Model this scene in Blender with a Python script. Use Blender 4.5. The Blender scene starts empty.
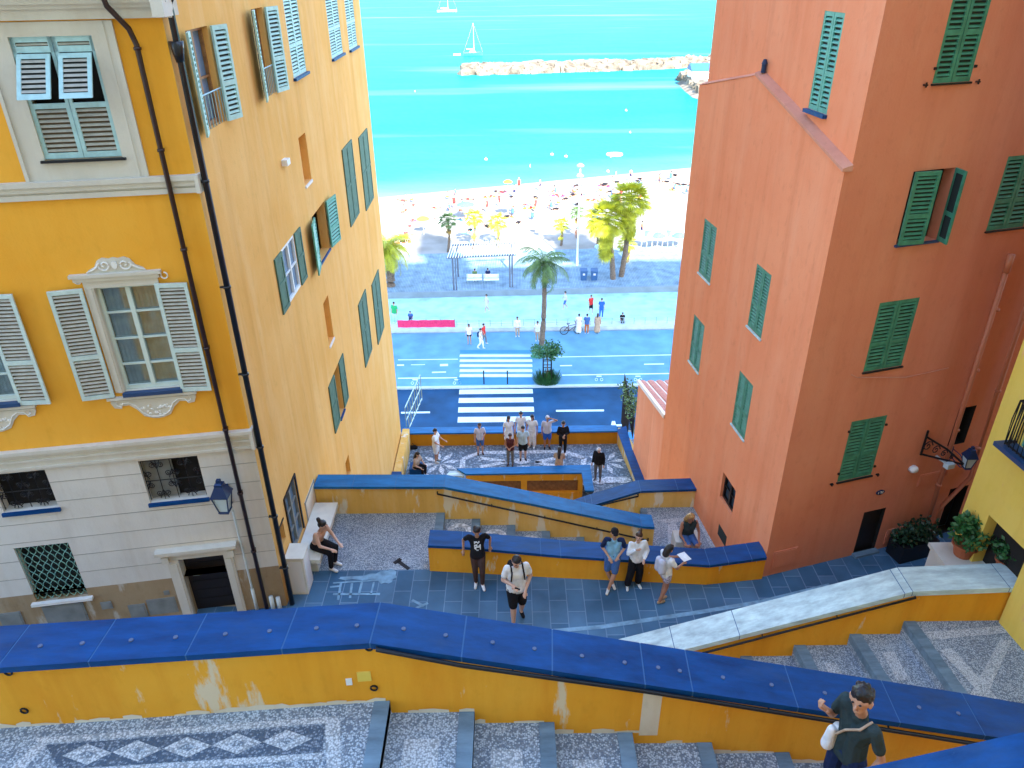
import bpy, bmesh, math, random
from mathutils import Vector, Matrix
random.seed(7)
S = bpy.context.scene
COL = S.collection
PI = math.pi
R_ = math.radians

# ---------------------------------------------------------------- camera model (survey of the photograph)
FPX = 760.0; PITCH = R_(29.4); ROLL = R_(.63)
Fw = Vector((0, math.cos(PITCH), -math.sin(PITCH)))
U0 = Vector((0, math.sin(PITCH), math.cos(PITCH))); R0 = Vector((1, 0, 0))
Rt = R0*math.cos(ROLL) - U0*math.sin(ROLL)
Up = U0*math.cos(ROLL) + R0*math.sin(ROLL)
def ray(u, v): return Rt*((u-512)/FPX) + Up*((384-v)/FPX) + Fw
def G(u, v, z):                      # surveyed point on a level
    d = ray(u, v); return d*(z/d.z)
def Y(u, v, y):                      # surveyed point on the vertical plane y
    d = ray(u, v); return d*(y/d.y)

# ---------------------------------------------------------------- materials
MATS = {}
def mat(name, col, rough=.8, metal=0, spec=.5, noise=None, bump=0, emit=None):
    """plain or gently mottled material. noise=(scale, amount)"""
    if name in MATS: return MATS[name]
    bd = .01
    if name.startswith('c_') and not noise: noise = (8, .16); bump = 1.0; bd = .035; spec = .15
    if name.startswith('hair') and not noise: noise = (26, .55); bump = .8
    m = bpy.data.materials.new(name); m.use_nodes = True; MATS[name] = m
    nt = m.node_tree; b = nt.nodes['Principled BSDF']
    b.inputs['Base Color'].default_value = (*col, 1); b.inputs['Roughness'].default_value = rough
    b.inputs['Metallic'].default_value = metal; b.inputs['Specular IOR Level'].default_value = spec
    if noise:
        tc = nt.nodes.new('ShaderNodeTexCoord')
        n = nt.nodes.new('ShaderNodeTexNoise'); n.inputs['Scale'].default_value = noise[0]; n.inputs['Detail'].default_value = 6
        nt.links.new(tc.outputs['Object'], n.inputs['Vector'])
        r = nt.nodes.new('ShaderNodeValToRGB'); a = noise[1]
        r.color_ramp.elements[0].position = .3; r.color_ramp.elements[1].position = .72
        r.color_ramp.elements[0].color = (*[max(0, c*(1-a)) for c in col], 1)
        r.color_ramp.elements[1].color = (*[min(1, c*(1+a)) for c in col], 1)
        nt.links.new(n.outputs['Fac'], r.inputs['Fac']); nt.links.new(r.outputs['Color'], b.inputs['Base Color'])
        if bump:
            bp = nt.nodes.new('ShaderNodeBump'); bp.inputs['Strength'].default_value = bump; bp.inputs['Distance'].default_value = bd
            nt.links.new(n.outputs['Fac'], bp.inputs['Height']); nt.links.new(bp.outputs['Normal'], b.inputs['Normal'])
    return m

def stucco(name, c1, c2, c3, streak=.5, peel=0, peelcol=(.75, .7, .6), seed=0, fine=.5):
    """painted render: broad mottling c1/c2, vertical washes of c3, optional flaked patches"""
    m = bpy.data.materials.new(name); m.use_nodes = True
    nt = m.node_tree; N = nt.nodes; L = nt.links; b = N['Principled BSDF']; b.inputs['Roughness'].default_value = .9
    b.inputs['Specular IOR Level'].default_value = .08
    tc = N.new('ShaderNodeTexCoord')
    def noise(scale, vec=(1, 1, 1), detail=6, off=0):
        mp = N.new('ShaderNodeMapping'); mp.inputs['Scale'].default_value = vec; mp.inputs['Location'].default_value = (seed+off, off*2.3, seed*1.7)
        L.new(tc.outputs['Object'], mp.inputs['Vector'])
        n = N.new('ShaderNodeTexNoise'); n.inputs['Scale'].default_value = scale; n.inputs['Detail'].default_value = detail
        n.inputs['Roughness'].default_value = .62
        L.new(mp.outputs['Vector'], n.inputs['Vector']); return n.outputs['Fac']
    def ramp(fac, p0, p1):
        r = N.new('ShaderNodeMapRange'); r.inputs['From Min'].default_value = p0; r.inputs['From Max'].default_value = p1
        L.new(fac, r.inputs['Value']); return r.outputs['Result']
    def mix(f, a, bb):
        x = N.new('ShaderNodeMix'); x.data_type = 'RGBA'
        if isinstance(f, float): x.inputs[0].default_value = f
        else: L.new(f, x.inputs[0])
        for i, q in ((6, a), (7, bb)):
            if isinstance(q, tuple): x.inputs[i].default_value = (*q, 1)
            else: L.new(q, x.inputs[i])
        return x.outputs[2]
    _sk = (c1[0]*.80, c1[1]*.72, c1[2]*.62)
    def mul(a, k):
        x = N.new('ShaderNodeMath'); x.operation = 'MULTIPLY'; L.new(a, x.inputs[0]); x.inputs[1].default_value = k; return x.outputs[0]
    col = mix(ramp(noise(.55), .35, .68), c1, c2)
    col = mix(mul(ramp(noise(2.2, (1, 1, .16), 8, 5), .48, .75), streak), col, c3)
    col = mix(mul(ramp(noise(1.1, (2.2, 2.2, .10), 9, 13), .50, .74), streak*.9), col, _sk)
    dk = tuple(x*.72 for x in c1)
    col = mix(mul(ramp(noise(7, (1, 1, .6), 8, 9), .55, .8), fine), col, dk)
    if peel:
        f = ramp(noise(1.5, (1.6, 1.6, .4), 9, 3), .635-peel*.12, .68-peel*.12)
        col = mix(mul(f, .85), col, peelcol)
    L.new(col, b.inputs['Base Color'])
    bp = N.new('ShaderNodeBump'); bp.inputs['Strength'].default_value = .35; bp.inputs['Distance'].default_value = .012
    L.new(noise(28, detail=8), bp.inputs['Height']); L.new(bp.outputs['Normal'], b.inputs['Normal'])
    MATS[name] = m; return m

def pebbles(name, light, dark, share, scale=22):
    """beach-pebble mosaic set in mortar; share = fraction of dark stones"""
    m = bpy.data.materials.new(name); m.use_nodes = True
    nt = m.node_tree; N = nt.nodes; L = nt.links; b = N['Principled BSDF']; b.inputs['Roughness'].default_value = .6; b.inputs['Specular IOR Level'].default_value = .2
    tc = N.new('ShaderNodeTexCoord')
    v = N.new('ShaderNodeTexVoronoi'); v.inputs['Scale'].default_value = scale; L.new(tc.outputs['Object'], v.inputs['Vector'])
    n = N.new('ShaderNodeTexNoise'); n.inputs['Scale'].default_value = 1.3; n.inputs['Detail'].default_value = 5; L.new(tc.outputs['Object'], n.inputs['Vector'])
    sp = N.new('ShaderNodeSeparateColor'); L.new(v.outputs['Color'], sp.inputs[0])
    ad = N.new('ShaderNodeMath'); ad.operation = 'ADD'; L.new(sp.outputs[0], ad.inputs[0])
    s2 = N.new('ShaderNodeMath'); s2.operation = 'MULTIPLY_ADD'; L.new(n.outputs['Fac'], s2.inputs[0]); s2.inputs[1].default_value = 1.1; s2.inputs[2].default_value = -.55
    L.new(s2.outputs[0], ad.inputs[1])
    r = N.new('ShaderNodeValToRGB'); e = r.color_ramp.elements
    e[0].position = max(0.01, share-.05); e[0].color = (*dark, 1); e[1].position = min(.99, share+.3); e[1].color = (*light, 1)
    L.new(ad.outputs[0], r.inputs['Fac'])
    dd = N.new('ShaderNodeMapRange'); dd.inputs['From Min'].default_value = .35; dd.inputs['From Max'].default_value = .75; L.new(v.outputs['Distance'], dd.inputs['Value'])
    mx = N.new('ShaderNodeMix'); mx.data_type = 'RGBA'; L.new(dd.outputs[0], mx.inputs[0]); L.new(r.outputs['Color'], mx.inputs[6])
    mx.inputs[7].default_value = (*[.5*(a+c)*.55 for a, c in zip(light, dark)], 1)
    L.new(mx.outputs[2], b.inputs['Base Color'])
    bp = N.new('ShaderNodeBump'); bp.invert = True; bp.inputs['Strength'].default_value = .5; bp.inputs['Distance'].default_value = .01
    L.new(v.outputs['Distance'], bp.inputs['Height']); L.new(bp.outputs['Normal'], b.inputs['Normal'])
    MATS[name] = m; return m

def bricky(name, c1, c2, mortar, w, h, rough=.5, ms=.012, rotz=0):
    m = bpy.data.materials.new(name); m.use_nodes = True
    nt = m.node_tree; N = nt.nodes; L = nt.links; b = N['Principled BSDF']; b.inputs['Roughness'].default_value = rough; b.inputs['Specular IOR Level'].default_value = .2
    tc = N.new('ShaderNodeTexCoord'); mp = N.new('ShaderNodeMapping'); mp.inputs['Rotation'].default_value = (0, 0, rotz)
    L.new(tc.outputs['Object'], mp.inputs['Vector'])
    t = N.new('ShaderNodeTexBrick'); L.new(mp.outputs['Vector'], t.inputs['Vector'])
    t.inputs['Color1'].default_value = (*c1, 1); t.inputs['Color2'].default_value = (*c2, 1); t.inputs['Mortar'].default_value = (*mortar, 1)
    t.inputs['Scale'].default_value = 1; t.inputs['Brick Width'].default_value = w; t.inputs['Row Height'].default_value = h
    t.inputs['Mortar Size'].default_value = ms; t.inputs['Bias'].default_value = 0
    n = N.new('ShaderNodeTexNoise'); n.inputs['Scale'].default_value = 1.1; n.inputs['Detail'].default_value = 8; L.new(tc.outputs['Object'], n.inputs['Vector'])
    mr = N.new('ShaderNodeMapRange'); mr.inputs['From Min'].default_value = .3; mr.inputs['From Max'].default_value = .7; mr.inputs['To Min'].default_value = .7; mr.inputs['To Max'].default_value = 1.25
    L.new(n.outputs['Fac'], mr.inputs['Value'])
    mx = N.new('ShaderNodeVectorMath'); mx.operation = 'SCALE'; L.new(t.outputs['Color'], mx.inputs[0]); L.new(mr.outputs[0], mx.inputs['Scale'])
    L.new(mx.outputs[0], b.inputs['Base Color'])
    bp = N.new('ShaderNodeBump'); bp.inputs['Strength'].default_value = .4; bp.inputs['Distance'].default_value = .01; bp.invert = True
    L.new(t.outputs['Fac'], bp.inputs['Height']); L.new(bp.outputs['Normal'], b.inputs['Normal'])
    MATS[name] = m; return m

def slate(name, col, rough=.3, wear=(.10, .15, .24), amt=.55):
    m = bpy.data.materials.new(name); m.use_nodes = True
    nt = m.node_tree; N = nt.nodes; L = nt.links; b = N['Principled BSDF']; b.inputs['Specular IOR Level'].default_value = .22
    tc = N.new('ShaderNodeTexCoord')
    def noise(scale, vec, det=9, rg=.65, off=0):
        mp = N.new('ShaderNodeMapping'); mp.inputs['Scale'].default_value = vec; mp.inputs['Location'].default_value = (off, off*.7, 0); L.new(tc.outputs['Object'], mp.inputs['Vector'])
        n = N.new('ShaderNodeTexNoise'); n.inputs['Scale'].default_value = scale; n.inputs['Detail'].default_value = det; n.inputs['Roughness'].default_value = rg
        L.new(mp.outputs['Vector'], n.inputs['Vector']); return n.outputs['Fac']
    def rng(f, a, c, d=0, e=1):
        q = N.new('ShaderNodeMapRange'); q.inputs['From Min'].default_value = a; q.inputs['From Max'].default_value = c; q.inputs['To Min'].default_value = d; q.inputs['To Max'].default_value = e
        L.new(f, q.inputs['Value']); return q.outputs[0]
    n1 = noise(1.6, (1, 4, 4))
    r = N.new('ShaderNodeValToRGB'); e = r.color_ramp.elements
    e[0].position = .32; e[1].position = .75
    e[0].color = (*[c*.62 for c in col], 1); e[1].color = (*[min(1, c*1.35) for c in col], 1)
    L.new(n1, r.inputs['Fac'])
    mx = N.new('ShaderNodeMix'); mx.data_type = 'RGBA'; L.new(rng(noise(.9, (1, 2.5, 1), 10, .72, 4), .52, .72, 0, amt), mx.inputs[0]); L.new(r.outputs['Color'], mx.inputs[6]); mx.inputs[7].default_value = (*wear, 1)
    mx2 = N.new('ShaderNodeMix'); mx2.data_type = 'RGBA'; L.new(rng(noise(9, (1, 1.5, 1), 6, .8, 9), .66, .74, 0, .5), mx2.inputs[0]); L.new(mx.outputs[2], mx2.inputs[6]); mx2.inputs[7].default_value = (*[min(1, q*1.9) for q in wear], 1)
    L.new(mx2.outputs[2], b.inputs['Base Color'])
    L.new(rng(n1, 0, 1, rough-.05, rough+.3), b.inputs['Roughness'])
    bp = N.new('ShaderNodeBump'); bp.inputs['Strength'].default_value = .35; bp.inputs['Distance'].default_value = .012
    L.new(n1, bp.inputs['Height']); L.new(bp.outputs['Normal'], b.inputs['Normal'])
    MATS[name] = m; return m

stucco('front_yellow', (.88, .40, .04), (.90, .46, .065), (.80, .34, .035), .35, seed=1, fine=.25)
stucco('side_yellow', (.78, .42, .12), (.84, .49, .17), (.87, .60, .30), .5, seed=4, fine=.45)
stucco('cream', (.66, .62, .56), (.72, .69, .64), (.55, .50, .46), .5, seed=2, fine=.3)
stucco('trim', (.62, .58, .50), (.70, .67, .60), (.52, .48, .42), .4, seed=8, fine=.3)
stucco('trim_light', (.78, .76, .72), (.84, .83, .80), (.66, .64, .60), .4, seed=8, fine=.25)
stucco('dado', (.30, .21, .12), (.42, .31, .19), (.48, .40, .30), .6, peel=.6, peelcol=(.5, .45, .38), seed=3)
stucco('salmon', (.82, .28, .14), (.86, .33, .175), (.86, .40, .25), .45, seed=5, fine=.45)
stucco('salmon_front', (.70, .235, .14), (.74, .275, .165), (.76, .34, .22), .4, seed=6, fine=.35)  # darker copy of salmon: the shade on this face is put into the colour
stucco('pink_trim', (.62, .27, .18), (.68, .33, .24), (.5, .22, .15), .4, seed=5)
stucco('lemon', (.82, .58, .10), (.86, .64, .16), (.78, .50, .10), .4, peel=.1, peelcol=(.8, .45, .2), seed=9, fine=.2)
stucco('ochre', (.88, .38, .03), (.90, .45, .055), (.76, .27, .02), .6, peel=.28, peelcol=(.75, .66, .5), seed=11, fine=.35)
stucco('ochre_pale', (.78, .45, .10), (.84, .55, .18), (.85, .68, .40), .6, peel=.55, peelcol=(.8, .75, .62), seed=12, fine=.4)
stucco('ochre_deep', (.62, .25, .02), (.70, .30, .02), (.5, .18, .02), .5, seed=13, fine=.4)
stucco('plaster_patch', (.72, .62, .48), (.8, .72, .6), (.7, .5, .3), .5, seed=13)
stucco('back_town', (.55, .42, .28), (.6, .48, .33), (.5, .4, .3), .4, seed=14)
pebbles('pebble_mid', (.52, .60, .68), (.14, .19, .26), .28, 54)
pebbles('pebble_light', (.66, .71, .76), (.30, .36, .42), .08, 50)
pebbles('pebble_dark', (.28, .34, .42), (.07, .11, .17), .5, 50)
pebbles('pebble_far', (.36, .44, .52), (.13, .18, .24), .40, 14)
pebbles('pebble_far_light', (.80, .84, .88), (.5, .55, .6), .05, 12)
bricky('slate_paving', (.045, .12, .215), (.085, .18, .29), (.15, .25, .37), .62, .36, .42, .010, R_(90))
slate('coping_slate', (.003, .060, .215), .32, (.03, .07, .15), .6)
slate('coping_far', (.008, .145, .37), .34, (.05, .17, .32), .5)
slate('step_stone', (.17, .26, .34), .5, (.10, .15, .20), .6)
mat('stud', (.10, .13, .22), .6)
slate('white_marble', (.60, .78, .82), .45, (.42, .56, .60), .5)
mat('mortar_joint', (.05, .14, .30), .9)
mat('chalk_wash', (.20, .36, .50), .8, noise=(5, .35))
mat('iron', (.012, .012, .016), .45, .3)
mat('pipe_brown', (.030, .012, .012), .35)
mat('pipe_black', (.010, .012, .018), .3)
mat('pipe_salmon', (.52, .17, .085), .5)
mat('pipe_white', (.60, .66, .66), .4)
mat('mint', (.42, .66, .62), .55, noise=(9, .12))
mat('mint_dark', (.20, .42, .36), .6, noise=(9, .12))
mat('green_panel', (.075, .16, .11), .7, noise=(6, .2))
mat('green', (.05, .235, .155), .5, noise=(8, .25))
mat('green_pale', (.10, .38, .30), .5, noise=(8, .15))
mat('slot_dark', (.012, .02, .02), .8)
mat('slot_brown', (.09, .06, .035), .8)
mat('shutter_grey', (.55, .68, .66), .55, noise=(9, .1))
mat('slat_grey', (.46, .45, .40), .6, noise=(9, .15))
mat('shutter_sky', (.42, .66, .70), .55, noise=(9, .12))
mat('glass', (.05, .09, .14), .06, 0, .8)
mat('glass_blue', (.16, .27, .42), .12, 0, .7)
mat('curtain', (.66, .66, .60), .9, noise=(6, .2))
mat('sash_white', (.62, .72, .68), .5)
mat('wood_frame', (.30, .14, .05), .55, noise=(9, .3))
mat('room_dark', (.012, .010, .010), .9)
mat('door_black', (.014, .010, .010), .5)
mat('navy_sill', (.02, .06, .16), .4)
mat('tile_red', (.50, .13, .09), .7, noise=(5, .25))
mat('tile_white', (.75, .62, .55), .7)
mat('lamp_glass', (.55, .68, .72), .2)
mat('lantern_blue', (.015, .04, .12), .35, .3)
mat('white_paint', (.80, .82, .82), .5)
mat('box_white', (.74, .74, .66), .6, noise=(3, .12))
mat('utility_grey', (.22, .23, .22), .6, noise=(4, .2))
mat('terracotta', (.42, .12, .05), .7)
mat('leaf', (.03, .13, .035), .5, noise=(4, .35))
mat('leaf_dark', (.012, .045, .016), .5)
mat('palm_green', (.09, .17, .045), .55, noise=(3, .35))
mat('palm_sunny', (.40, .42, .02), .55, noise=(2, .3))
mat('palm_dry', (.34, .22, .05), .8)
mat('trunk', (.16, .12, .09), .9, noise=(9, .4), bump=.5)
mat('skin', (.52, .27, .17), .5); mat('skin_tan', (.42, .19, .11), .5); mat('skin_pale', (.62, .38, .28), .5)
mat('hair_dark', (.012, .009, .010), .45); mat('hair_blond', (.42, .24, .08), .5); mat('hair_grey', (.62, .60, .58), .6); mat('hair_brown', (.05, .025, .015), .5)
mat('eye', (.02, .015, .015), .3)
mat('c_white', (.80, .82, .84), .85); mat('c_black', (.014, .014, .018), .85); mat('c_navy', (.016, .03, .09), .85)
mat('c_blue', (.25, .52, .74), .85); mat('c_jean', (.06, .14, .36), .85); mat('c_grey', (.16, .17, .18), .85); mat('c_slate', (.035, .055, .058), .85)
mat('c_brown', (.07, .040, .036), .85); mat('c_maroon', (.10, .03, .035), .85); mat('c_green', (.03, .38, .14), .85); mat('c_red', (.6, .04, .04), .85)
mat('c_tan', (.48, .35, .25), .85); mat('c_orange', (.5, .15, .04), .85); mat('c_pink', (.75, .05, .16), .7); mat('c_sky', (.45, .62, .72), .85)
mat('c_royal', (.03, .12, .5), .85); mat('c_pattern', (.42, .4, .55), .85, noise=(40, .9)); mat('c_lav', (.55, .56, .66), .85, noise=(8, .1))
mat('c_yellow', (.7, .6, .05), .85); mat('c_cyan', (.1, .55, .65), .85)
mat('rubber', (.02, .02, .02), .7)
mat('bin_blue', (.03, .10, .24), .5)
mat('rail_steel', (.30, .42, .44), .4, .4)
mat('pergola_wood', (.10, .12, .16), .7)
mat('rock', (.17, .14, .105), .9, noise=(.5, .6), bump=.6)
mat('hull_white', (.8, .8, .8), .4); mat('hull_teal', (.03, .22, .30), .4)
mat('kerb', (.50, .62, .70), .8, noise=(2, .12))
mat('sidewalk', (.13, .31, .45), .75, spec=.2, noise=(.8, .16))
mat('promenade', (.36, .62, .68), .8, noise=(.9, .22))
mat('deck_band', (.20, .26, .30), .8, noise=(1, .15))
mat('asphalt', (.010, .066, .155), .7, spec=.2, noise=(.6, .35))
mat('asphalt_blue', (.03, .22, .46), .7, noise=(.8, .1))
mat('road_white', (.70, .84, .86), .7, noise=(2, .08))
mat('far_ground', (.30, .28, .24), .9, noise=(.3, .2))
mat('stone_grey', (.35, .33, .30), .9, noise=(2, .2))
mat('roof_tile', (.45, .18, .10), .8, noise=(3, .3))
mat('clutter', (.04, .05, .06), .7, noise=(8, .6))
bricky('deck_boards', (.19, .29, .37), (.24, .34, .42), (.13, .20, .27), .14, 30, .8, .02, 0)

def sea_mat():
    m = bpy.data.materials.new('sea_water'); m.use_nodes = True; MATS['sea_water'] = m
    N = m.node_tree.nodes; L = m.node_tree.links; b = N['Principled BSDF']
    b.inputs['Roughness'].default_value = .35; b.inputs['Specular IOR Level'].default_value = .06
    tc = N.new('ShaderNodeTexCoord')
    sp = N.new('ShaderNodeSeparateXYZ'); L.new(tc.outputs['Object'], sp.inputs[0])
    a = N.new('ShaderNodeMath'); a.operation = 'MULTIPLY_ADD'; L.new(sp.outputs[0], a.inputs[0]); a.inputs[1].default_value = -.32; L.new(sp.outputs[1], a.inputs[2])
    mp = N.new('ShaderNodeMapping'); mp.inputs['Scale'].default_value = (.012, .05, 1); L.new(tc.outputs['Object'], mp.inputs['Vector'])
    n = N.new('ShaderNodeTexNoise'); n.inputs['Scale'].default_value = 1; n.inputs['Detail'].default_value = 5; L.new(mp.outputs['Vector'], n.inputs['Vector'])
    a2 = N.new('ShaderNodeMath'); a2.operation = 'MULTIPLY_ADD'; L.new(n.outputs['Fac'], a2.inputs[0]); a2.inputs[1].default_value = 26; L.new(a.outputs[0], a2.inputs[2])
    mr = N.new('ShaderNodeMapRange'); mr.inputs['From Min'].default_value = 112; mr.inputs['From Max'].default_value = 420; L.new(a2.outputs[0], mr.inputs['Value'])
    r = N.new('ShaderNodeValToRGB'); e = r.color_ramp.elements
    e[0].color = (.10, .40, .37, 1); e[0].position = 0
    e[1].color = (.03, .185, .20, 1); e[1].position = 1
    q = r.color_ramp.elements.new(.05); q.color = (.022, .20, .21, 1)
    q = r.color_ramp.elements.new(.16); q.color = (.010, .155, .175, 1)
    L.new(mr.outputs[0], r.inputs['Fac']); mp2 = N.new('ShaderNodeMapping'); mp2.inputs['Scale'].default_value = (.03, .10, 1); L.new(tc.outputs['Object'], mp2.inputs['Vector'])
    n3 = N.new('ShaderNodeTexNoise'); n3.inputs['Scale'].default_value = 1; n3.inputs['Detail'].default_value = 10; n3.inputs['Roughness'].default_value = .7; L.new(mp2.outputs[0], n3.inputs['Vector'])
    m3 = N.new('ShaderNodeMapRange'); m3.inputs['From Min'].default_value = .35; m3.inputs['From Max'].default_value = .65; m3.inputs['To Min'].default_value = .86; m3.inputs['To Max'].default_value = 1.22; L.new(n3.outputs['Fac'], m3.inputs['Value'])
    v3 = N.new('ShaderNodeVectorMath'); v3.operation = 'SCALE'; L.new(r.outputs['Color'], v3.inputs[0]); L.new(m3.outputs[0], v3.inputs['Scale'])
    n2 = N.new('ShaderNodeTexNoise'); n2.inputs['Scale'].default_value = .9; n2.inputs['Detail'].default_value = 6; L.new(tc.outputs['Object'], n2.inputs['Vector'])
    bp = N.new('ShaderNodeBump'); bp.inputs['Strength'].default_value = .6; bp.inputs['Distance'].default_value = .15; L.new(n2.outputs['Fac'], bp.inputs['Height'])
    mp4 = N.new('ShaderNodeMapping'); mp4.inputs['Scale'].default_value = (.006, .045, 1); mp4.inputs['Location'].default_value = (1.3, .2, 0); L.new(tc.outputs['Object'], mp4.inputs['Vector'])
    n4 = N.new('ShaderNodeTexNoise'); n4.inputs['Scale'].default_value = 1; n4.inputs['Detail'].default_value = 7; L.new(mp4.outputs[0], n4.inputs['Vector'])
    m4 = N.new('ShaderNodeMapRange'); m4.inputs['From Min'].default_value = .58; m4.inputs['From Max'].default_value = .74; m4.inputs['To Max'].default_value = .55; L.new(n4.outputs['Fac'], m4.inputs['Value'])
    x4 = N.new('ShaderNodeMix'); x4.data_type = 'RGBA'; L.new(m4.outputs[0], x4.inputs[0]); L.new(v3.outputs[0], x4.inputs[6]); x4.inputs[7].default_value = (.20, .26, .27, 1)  # paler lanes paint sun glitter and wind streaks into the water colour
    N.remove(b); df = N.new('ShaderNodeBsdfDiffuse'); gl = N.new('ShaderNodeBsdfGlossy'); gl.inputs['Roughness'].default_value = .25
    L.new(x4.outputs[2], df.inputs['Color']); L.new(bp.outputs['Normal'], gl.inputs['Normal']); L.new(bp.outputs['Normal'], df.inputs['Normal'])
    mxs = N.new('ShaderNodeMixShader'); mxs.inputs[0].default_value = .035; L.new(df.outputs[0], mxs.inputs[1]); L.new(gl.outputs[0], mxs.inputs[2]); L.new(mxs.outputs[0], N['Material Output'].inputs['Surface'])
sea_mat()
def beach_mat():
    m = bpy.data.materials.new('beach_gravel'); m.use_nodes = True; MATS['beach_gravel'] = m
    N = m.node_tree.nodes; L = m.node_tree.links; b = N['Principled BSDF']; b.inputs['Roughness'].default_value = .95
    tc = N.new('ShaderNodeTexCoord')
    n = N.new('ShaderNodeTexNoise'); n.inputs['Scale'].default_value = .35; n.inputs['Detail'].default_value = 9; L.new(tc.outputs['Object'], n.inputs['Vector'])
    r = N.new('ShaderNodeValToRGB'); e = r.color_ramp.elements
    e[0].position = .3; e[0].color = (.21, .19, .165, 1); e[1].position = .6; e[1].color = (.31, .295, .27, 1)
    L.new(n.outputs['Fac'], r.inputs['Fac']); L.new(r.outputs['Color'], b.inputs['Base Color'])
beach_mat()
def clear_glass():
    m = bpy.data.materials.new('glass_clear'); m.use_nodes = True; MATS['glass_clear'] = m
    N = m.node_tree.nodes; L = m.node_tree.links; N.remove(N['Principled BSDF'])
    t = N.new('ShaderNodeBsdfTransparent'); t.inputs[0].default_value = (.75, .82, .85, 1); g = N.new('ShaderNodeBsdfGlossy'); g.inputs['Roughness'].default_value = .05
    mx = N.new('ShaderNodeMixShader'); mx.inputs[0].default_value = .16; L.new(t.outputs[0], mx.inputs[1]); L.new(g.outputs[0], mx.inputs[2])
    L.new(mx.outputs[0], N['Material Output'].inputs['Surface'])
clear_glass()
M = MATS

# ---------------------------------------------------------------- mesh helpers
WM = {}                              # world matrix of every thing, by name
class MB:
    def __init__(s): s.v = []; s.f = []; s.m = []
    def face(s, pts, mi=0):
        n = len(s.v); s.v += [Vector(p) for p in pts]; s.f.append(tuple(range(n, n+len(pts)))); s.m.append(mi)
    def box(s, fn, a0, a1, b0, b1, c0, c1, mi=0):
        n = len(s.v)
        for a in (a0, a1):
            for b in (b0, b1):
                for c in (c0, c1): s.v.append(Vector(fn(a, b, c)))
        for q in ((0,1,3,2),(4,6,7,5),(0,4,5,1),(2,3,7,6),(0,2,6,4),(1,5,7,3)):
            s.f.append(tuple(n+i for i in q)); s.m.append(mi)
    def wbox(s, x0, x1, y0, y1, z0, z1, mi=0): s.box(lambda a, b, c: (a, b, c), x0, x1, y0, y1, z0, z1, mi)
    def loft(s, rings, mi=0, caps=True, closed=True):
        n = len(s.v); k = len(rings[0])
        for r in rings: s.v += [Vector(p) for p in r]
        for i in range(len(rings)-1):
            for j in range(k if closed else k-1):
                a = n+i*k+j; b = n+i*k+(j+1) % k
                s.f.append((a, b, b+k, a+k)); s.m.append(mi)
        if caps:
            s.f.append(tuple(n+j for j in range(k))); s.m.append(mi)
            s.f.append(tuple(n+(len(rings)-1)*k+j for j in reversed(range(k)))); s.m.append(mi)
    def tube(s, pts, r, mi=0, seg=8):
        pts = [Vector(p) for p in pts]; rings = []
        rr = r if isinstance(r, (list, tuple)) else [r]*len(pts)
        for i, p in enumerate(pts):
            t = (pts[min(i+1, len(pts)-1)]-pts[max(i-1, 0)]).normalized()
            a = t.cross(Vector((0, 0, 1)))
            if a.length < .05: a = t.cross(Vector((0, 1, 0)))
            a.normalize(); b = t.cross(a)
            rings.append([p+(a*math.cos(2*PI*j/seg)+b*math.sin(2*PI*j/seg))*rr[i] for j in range(seg)])
        s.loft(rings, mi)
    def prism(s, poly, off, mi=0):       # polygon (3D points) extruded by off
        off = Vector(off); poly = [Vector(p) for p in poly]
        s.loft([poly, [p+off for p in poly]], mi)
    def build(s, name, mats, parent=None, local=False, smooth=False, recalc=True):
        if not isinstance(mats, (list, tuple)): mats = [mats]
        me = bpy.data.meshes.new(name)
        vs = s.v
        if parent is not None and not local:
            iv = WM[root_of(parent)].inverted(); vs = [iv @ p for p in vs]
        me.from_pydata([tuple(p) for p in vs], [], s.f)
        for q in mats: me.materials.append(M[q] if isinstance(q, str) else q)
        me.polygons.foreach_set('material_index', s.m)
        if recalc:
            bm = bmesh.new(); bm.from_mesh(me); bmesh.ops.recalc_face_normals(bm, faces=bm.faces); bm.to_mesh(me); bm.free()
        if smooth: me.polygons.foreach_set('use_smooth', [True]*len(me.polygons))
        o = bpy.data.objects.new(name, me); COL.objects.link(o)
        if parent is not None: o.parent = parent
        else: WM[o.name] = Matrix.Identity(4)
        return o
def root_of(o):
    while o.parent: o = o.parent
    return o.name
def tag(o, label, cat, group=None, kind=None):
    if label: o['label'] = label
    if cat: o['category'] = cat
    if group: o['group'] = group
    if kind: o['kind'] = kind
    return o
def thing(name, label, cat, loc=(0, 0, 0), rz=0, group=None):
    o = bpy.data.objects.new(name, None); COL.objects.link(o); o.location = loc; o.rotation_euler = (0, 0, rz); o.empty_display_size = .2
    WM[o.name] = Matrix.Translation(Vector(loc)) @ Matrix.Rotation(rz, 4, 'Z')
    return tag(o, label, cat, group)
def struct(mb, name, mats, **k):
    o = mb.build(name, mats, **k); o['kind'] = 'structure'; return o
def dup(root, loc, rz, label=None, group=None):
    r = root.copy(); COL.objects.link(r); r.location = loc; r.rotation_euler = (0, 0, rz)
    if label: r['label'] = label
    if group: r['group'] = group
    for ch in list(root.children):
        c = ch.copy(); COL.objects.link(c); c.parent = r
        for g in ch.children:
            d = g.copy(); COL.objects.link(d); d.parent = c
    return r

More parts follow.
